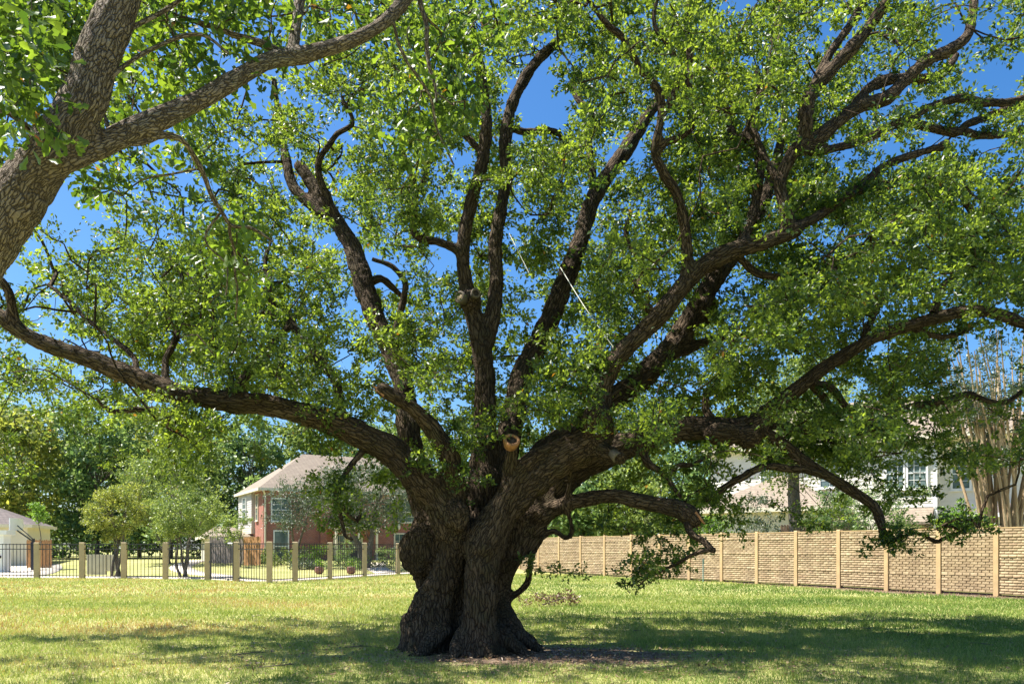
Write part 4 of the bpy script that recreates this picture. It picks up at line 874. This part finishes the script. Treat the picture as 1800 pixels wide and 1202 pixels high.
for px, d, H, rx, rz, mt in [(-60,86,17,5.5,7.5,'leafC'),(15,74,15,4.2,6.8,'leafD'),(95,84,17.5,5.0,8.2,'leafA'),(170,80,15.5,4.6,7.5,'leafA'),(245,90,18.5,5.0,8.5,'leafD'),(300,82,14.5,4.6,7,'leafB'),(370,94,18.5,5.2,8.8,'leafA'),(440,90,17,4.8,8,'leafA'),(515,98,17.5,5.5,8,'leafB'),(590,96,18,5.2,8.5,'leafA'),(670,100,17,5.5,8,'leafA'),(765,98,18,5.5,8.5,'leafB'),(850,100,16.5,5.5,8,'leafA'),(930,96,15.5,5.5,7.5,'leafA'),(30,100,20,6,9,'leafA'),(200,104,20,6,9,'leafA')]:
    bgtree('wood_tree', {'leafA': 'tall deep green tree in the wood behind the yard lawn', 'leafB': 'lighter yellow-green tree in the wood behind the yard lawn', 'leafC': 'greyish green tree in the wood behind the garage', 'leafD': 'olive-tinged tree in the wood behind the yard lawn'}[mt], px, d, H, rx, rz, mt, 76, 100, (.36, .64), trunk=.2, group=g_wood, rad=1.5)
# dark undergrowth of the wood
uc = np.stack([rng.uniform(-66, 10, 330), rng.uniform(74, 106, 330), rng.uniform(.3, 4.2, 330)], -1); uc = uc[~((uc[:, 0] > -24) & (uc[:, 0] < 0) & (uc[:, 1] < 82))]; uc[:, 2] += .6
V, F, a = clump_leaves(uc, 1.6, 80, .34, .6, 0, .9, 0, .55, 10)
tag(link('undergrowth', npmesh('undergrowth', V, F, False, {'rnd': a}), M['leafA']), 'tangled dark undergrowth at the foot of the wood', 'undergrowth', None, 'stuff')
bgtree('ornamental_tree', 'small olive-gold flecked tree with several thin stems behind the iron fence', 205, 45.3, 5.0, 1.75, 1.45, 'leafD', 60, 240, (.08, .14), trunk=.07, bark='bbark', stems=4, cz=3.75)
bgtree('ornamental_tree', 'loose multi-stemmed green tree spreading over the fence by the path', 322, 44.2, 4.9, 2.0, 1.55, 'leafB', 60, 220, (.08, .14), trunk=.065, bark='bbark', stems=4, cz=3.5)
bgtree('yard_tree', 'pale green airy tree above the curving yard path', 295, 62, 9.0, 3.6, 3.4, 'leafB', 70, 170, (.13, .23), trunk=.12, stems=2, cz=5.6)
bgtree('yard_tree', 'broad grey-green tree shading the brick house front', 640, 57.0, 7.6, 4.0, 2.5, 'leafC', 95, 210, (.10, .18), trunk=.22, stems=2, cz=5.0)
bgtree('yard_tree', 'rounded grey-green tree at the brick house corner', 520, 58.5, 7.0, 2.4, 2.2, 'leafC', 50, 160, (.09, .16), trunk=.10, stems=2, cz=4.6)
bgtree('sapling', 'bright green young tree growing behind the padded hoop post', 66, 56, 4.9, .45, .85, 'leafE', 12, 90, (.10, .18), trunk=.04, cz=3.9, rad=.35)
bgtree('flowering_shrub', 'tall loose pale shrub against the grey board fence and house side', 415, 58.5, 4.2, 1.5, 1.3, 'leafB', 20, 110, (.10, .18), trunk=.05, stems=3, cz=2.8, cat='shrub')
for px, d, rx, h, mt, lb in [(478,60.5,1.3,1.2,'leafB','clipped shrub at the brick house corner downspout'),(500,60,1.4,1.25,'leafB','pale clipped shrub under the dark front window'),(528,60,1.1,1.1,'leafC','rounded pale shrub beside the porch post'),(552,59,.9,1.6,'leafE','bright leafy shrub by the porch steps'),(600,61,1.2,2.0,'leafA','dark upright shrub in front of the porch'),(620,56,2.0,1.0,'leafA','low mounded shrub bed beside the walk'),(662,58,1.4,1.0,'leafB','low clipped shrub under the wide paned window'),(690,61,1.6,1.3,'leafA','dark shrub right of the wide paned window'),(458,62,.6,.8,'leafA','small dark shrub below the cedar fence corner'),(535,56,1.0,.55,'leafC','low grey-green plants edging the lawn bed')]:
    bgtree('shrub', lb, px, d, h, rx, h*.5, mt, 16, 110, (.07, .13), trunk=.03, stems=3, cz=h*.52, cat='shrub', rad=.38)
terra = plain('glazed_plum_pot', (.20, .08, .08), .35, .25, 5)
for px, lb in ((561, 'round plum glazed pot with a leafy plant left of the walk'), (617, 'round plum glazed pot with a leafy plant right of the walk')):
    d = 50.5; r = empty('plant_pot', ((px-900)/FPX*d, d, float(ground(0, d)))); tag(r, lb, 'plant pot')
    MB().lathe([(.16, 0), (.26, .11), (.29, .27), (.24, .40), (.26, .43), (.26, .46), (.20, .44)]).build('pot', terra, r, True)
    V, F, a = clump_leaves(np.array([[0, 0, .60], [.13, .1, .7], [-.13, 0, .7], [0, -.1, .85]]), .22, 90, .06, .12); tag(link('foliage', npmesh('foliage', V, F, False, {'rnd': a}), M['leafE'], r), kind='stuff')
# right-hand side, behind the panel wall
bgtree('street_tree', 'pale forked grey trunk tree rising behind the panel wall', 1400, 40.0, 11.5, 3.2, 3.2, 'leafB', 90, 190, (.12, .22), zb=.2, trunk=.34, stems=1, cz=7.9, rad=1.1)
bgtree('feathery_shrub', 'large feathery dark green shrub arching over the panel wall', 1515, 37.0, 4.6, 2.5, 1.5, 'leafA', 60, 170, (.06, .14), zb=.3, trunk=.05, stems=6, cz=3.0, cat='shrub', rad=.7)
for px, d, h, rx, mt, lb in [(1330,43.0,4.3,1.3,'leafC','wispy pale shrub against the cream wing wall'),(1690,31.5,3.1,.8,'leafE','bright green shrub top showing over the panel wall'),(1160,52,5.2,2.2,'leafB','yellow-green shrub behind the far panel wall'),(1255,42,3.4,.6,'leafE','fresh green shoot above the panel wall by the broken limb')]:
    bgtree('wall_shrub', lb, px, d, h, rx, h*.3, mt, 20, 120, (.08, .16), zb=.2, trunk=.04, stems=3, cz=h*.7, cat='shrub', rad=.5)
for px, d, H, rx, rz, mt in [(1020,72,10.5,4,4.2,'leafC'),(1090,66,10.5,4,4.5,'leafB'),(1170,70,11.5,4.2,5,'leafA'),(1010,62,6.5,3,3,'leafA'),(1110,60,6.5,3,3,'leafB'),(1215,64,7.5,3,3.4,'leafA'),(1290,78,14,5,6,'leafB'),(1400,84,16,5.5,7,'leafA'),(1530,88,17,6,7.5,'leafB'),(1650,82,17,6,7.5,'leafB'),(1780,76,16,6,7,'leafA'),(1880,66,15,5,6.5,'leafB')]:
    bgtree('neighbourhood_tree', {'leafA': 'deep green tree beyond the panel wall in the neighbouring gardens', 'leafB': 'yellow-green tree beyond the panel wall in the neighbouring gardens', 'leafC': 'greyish green tree beyond the far end of the panel wall'}[mt], px, d, H, rx, rz, mt, 62, 90, (.28, .50), zb=.5, trunk=.18, group='trees in the gardens beyond the panel wall', rad=1.2)
# tall many-stemmed crape myrtle
cr = empty('crape_myrtle', ((1765-900)/FPX*31.5, 31.5, .2)); tag(cr, 'tall fan of many straight tan stems rising behind the panel wall', 'tree')
tips = []; crx = cr.location.x
for k in range(46):
    a = rng.uniform(-1, 1); bq = np.array([rng.uniform(-.55, .55)+a*.25, rng.uniform(-.45, .45), -.2]); H = rng.uniform(7.2, 10.2)
    t = np.array([a*2.5+rng.normal()*.35, rng.normal()*.9, H]); m1 = bq+(t-bq)*[.20, .25, .33]+rng.normal(size=3)*[.06, .06, 0]; m2 = bq+(t-bq)*[.52, .55, .66]+rng.normal(size=3)*[.1, .1, 0]
    S = spline(np.array([[*bq, .10], [*m1, .066], [*m2, .046], [*t, .016]]), .35); V, F, B = tube(S[:, :3], S[:, 3], 7, False)
    link('stem', npmesh('stem', V, F, True, {'bark': B}), M['cbark'], cr)
    for j in range(3): tips.append(S[int(len(S)*rng.uniform(.6, .99)), :3]+rng.normal(size=3)*[.45, .4, .3])
V, F, a = clump_leaves(np.array(tips), rng.uniform(.3, .55, len(tips)), 120, .08, .14, 0, .9, .1, .5); tag(link('crown', npmesh('crown', V, F, False, {'rnd': a}), M['leafC'], cr), kind='stuff')

# ------------------------------------------------------------------ cord in the oak, fallen branch, ground litter, grass
wc = plain('white_cord', (.75, .74, .68), .6, .05)
cd = MB().tube(spline(np.array([P(895, 410, 13.2), P(930, 480, 12.9), P(985, 478, 12.5), P(1030, 540, 12.2), P(1076, 606, 11.95)])[[0, 1]], .3), .006, 5).tube(spline(np.array([P(985, 470, 12.7), P(1028, 540, 12.3), P(1078, 610, 11.98)]), .3), .006, 5)
tag(cd.build('cord', wc), 'thin white cord strung diagonally between the oak limbs', 'cord')
fb = empty('fallen_branch', tuple(P(965, 1062, 22.6)*[1, 1, 0])); tag(fb, 'small fallen branch with dry brown leaves on the grass behind the trunk', 'branch')
m = MB()
for k in range(5): m.tube([(rng.uniform(-.2, .2), 0, .05), (rng.uniform(-.5, .5), rng.uniform(-.3, .3), .25), (rng.uniform(-.9, .9), rng.uniform(-.4, .4), .3+rng.uniform(-.1, .2))], [.018, .012, .005], 5)
m.build('twig', M['bbark'], fb); q = np.stack([rng.uniform(-.85, .85, 14), rng.uniform(-.3, .3, 14), rng.uniform(.08, .35, 14)], -1)
V, F, a = clump_leaves(q, .2, 40, .06, .11); tag(link('dry_leaves', npmesh('dry_leaves', V, F, False, {'rnd': a}), M['drybrown'], fb), kind='stuff')
for k in range(14):
    x = rng.uniform(-7, 11); y = rng.uniform(10.2, 19); L = rng.uniform(.2, .6); a_ = rng.uniform(0, 6.28)
    m = MB().tube([(0, 0, .03), (L*.5, rng.uniform(-.05, .05), .045), (L, rng.uniform(-.08, .08), .03)], [.009, .008, .004], 5).tube([(L*.4, 0, .04), (L*.6, .1, .05)], [.006, .003], 4)
    o = m.build('fallen_twig', M['bbark']); o.location = (x, y, float(ground(x, y))); o.rotation_euler = (0, 0, a_); tag(o, 'dry grey twig fallen on the lawn under the oak', 'twig', 'twigs fallen under the oak')
# fallen leaves
n = 7600; lx = np.concatenate([rng.normal(.6, 2.6, n//2), rng.uniform(-9, 13, n//4), rng.uniform(8, 20, n-n//2-n//4)]); ly = np.concatenate([rng.normal(12.0, 1.3, n//2), rng.uniform(9, 20, n//4), np.zeros(n-n//2-n//4)])
k = n//2+n//4; ly[k:] = 27.1-(lx[k:]-16.5)*1.83-rng.exponential(.8, n-k)
pos_ = np.stack([lx, ly, ground(lx, ly)+.028], -1); V, F, kk = leaves(pos_, rng.normal(size=(n, 3))*[1, 1, .2], rng.normal(size=(n, 3))*.35+[0, 0, 1], rng.uniform(.04, .08, n), rng.uniform(.02, .04, n))
tag(link('leaf_litter', npmesh('leaf_litter', V, F, False, {'rnd': np.repeat(rng.random(n), kk)}), M['drybrown']), 'dry brown oak leaves scattered over the bare soil and grass', 'leaf litter', None, 'stuff')
M['grass'] = leafmat('grass_blade', [(0, (.09, .17, .03)), (.40, (.20, .30, .06)), (.70, (.38, .39, .125)), (1, (.58, .50, .25))], (.42, .52, .09), .38, .6, .2)
def grass(name, d0, d1, dens, h0, h1, w, label):
    A = .66*(d1**2-d0**2)*1.06; n = int(A*dens); y = np.sqrt(rng.uniform(d0**2, d1**2, n)); x = y*rng.uniform(-.70, .70, n)
    so_ = soil(x, y); pt = perlin(np.stack([x*.9, y*.9, 0*x], -1)); keep = (rng.random(n) > np.clip(so_*2.0-.25+pt*.5*(so_ > .05), 0, .97))
    q = (np.stack([x, y], -1)-WA)@WN; keep &= q > .12
    fx = np.interp(x, [p[0] for p in FP], [p[1] for p in FP]); keep &= y < fx-.05
    keep &= np.hypot((x+.55)/1.05, (y-12.95)/.95) > 1
    x, y = x[keep], y[keep]; n = len(x); dry = perlin(np.stack([x*.28, y*.28, 0*x+5], -1)); lush = np.clip((x-1)/9, -1, 1)*.14
    hh = rng.uniform(h0, h1, n)*(1+.45*perlin(np.stack([x*1.6, y*1.6, 0*x+9], -1))); az = rng.uniform(0, 6.283, n); s = np.stack([np.cos(az), np.sin(az), 0*az], -1)*(w*rng.uniform(.6, 1.3, n)/2)[:, None]
    b = np.stack([x, y, ground(x, y)-.005+.03*perlin(np.stack([x*.35, y*.35, 0*x], -1))], -1); ln_ = rng.normal(size=(n, 3))*.42*hh[:, None]; ln_[:, 2] = hh
    V = np.stack([b-s, b+s, b+ln_], 1).reshape(-1, 3); F = np.arange(n*3).reshape(-1, 3)
    a = np.clip(rng.normal(.50, .22, n)+dry*.5-lush*2.0, 0, 1)
    return tag(link(name, npmesh(name, V, F, False, {'rnd': np.repeat(a, 3)}), M['grass']), label, 'grass', None, 'stuff')
grass('grass', 9.0, 16, 1150, .035, .085, .011, 'short patchy green and straw coloured grass under the oak')
grass('grass', 16, 27, 420, .045, .10, .020, 'short sunlit lawn grass beyond the oak trunk')
grass('grass', 27, 50, 110, .05, .11, .035, 'far lawn grass reaching the fence and panel wall')
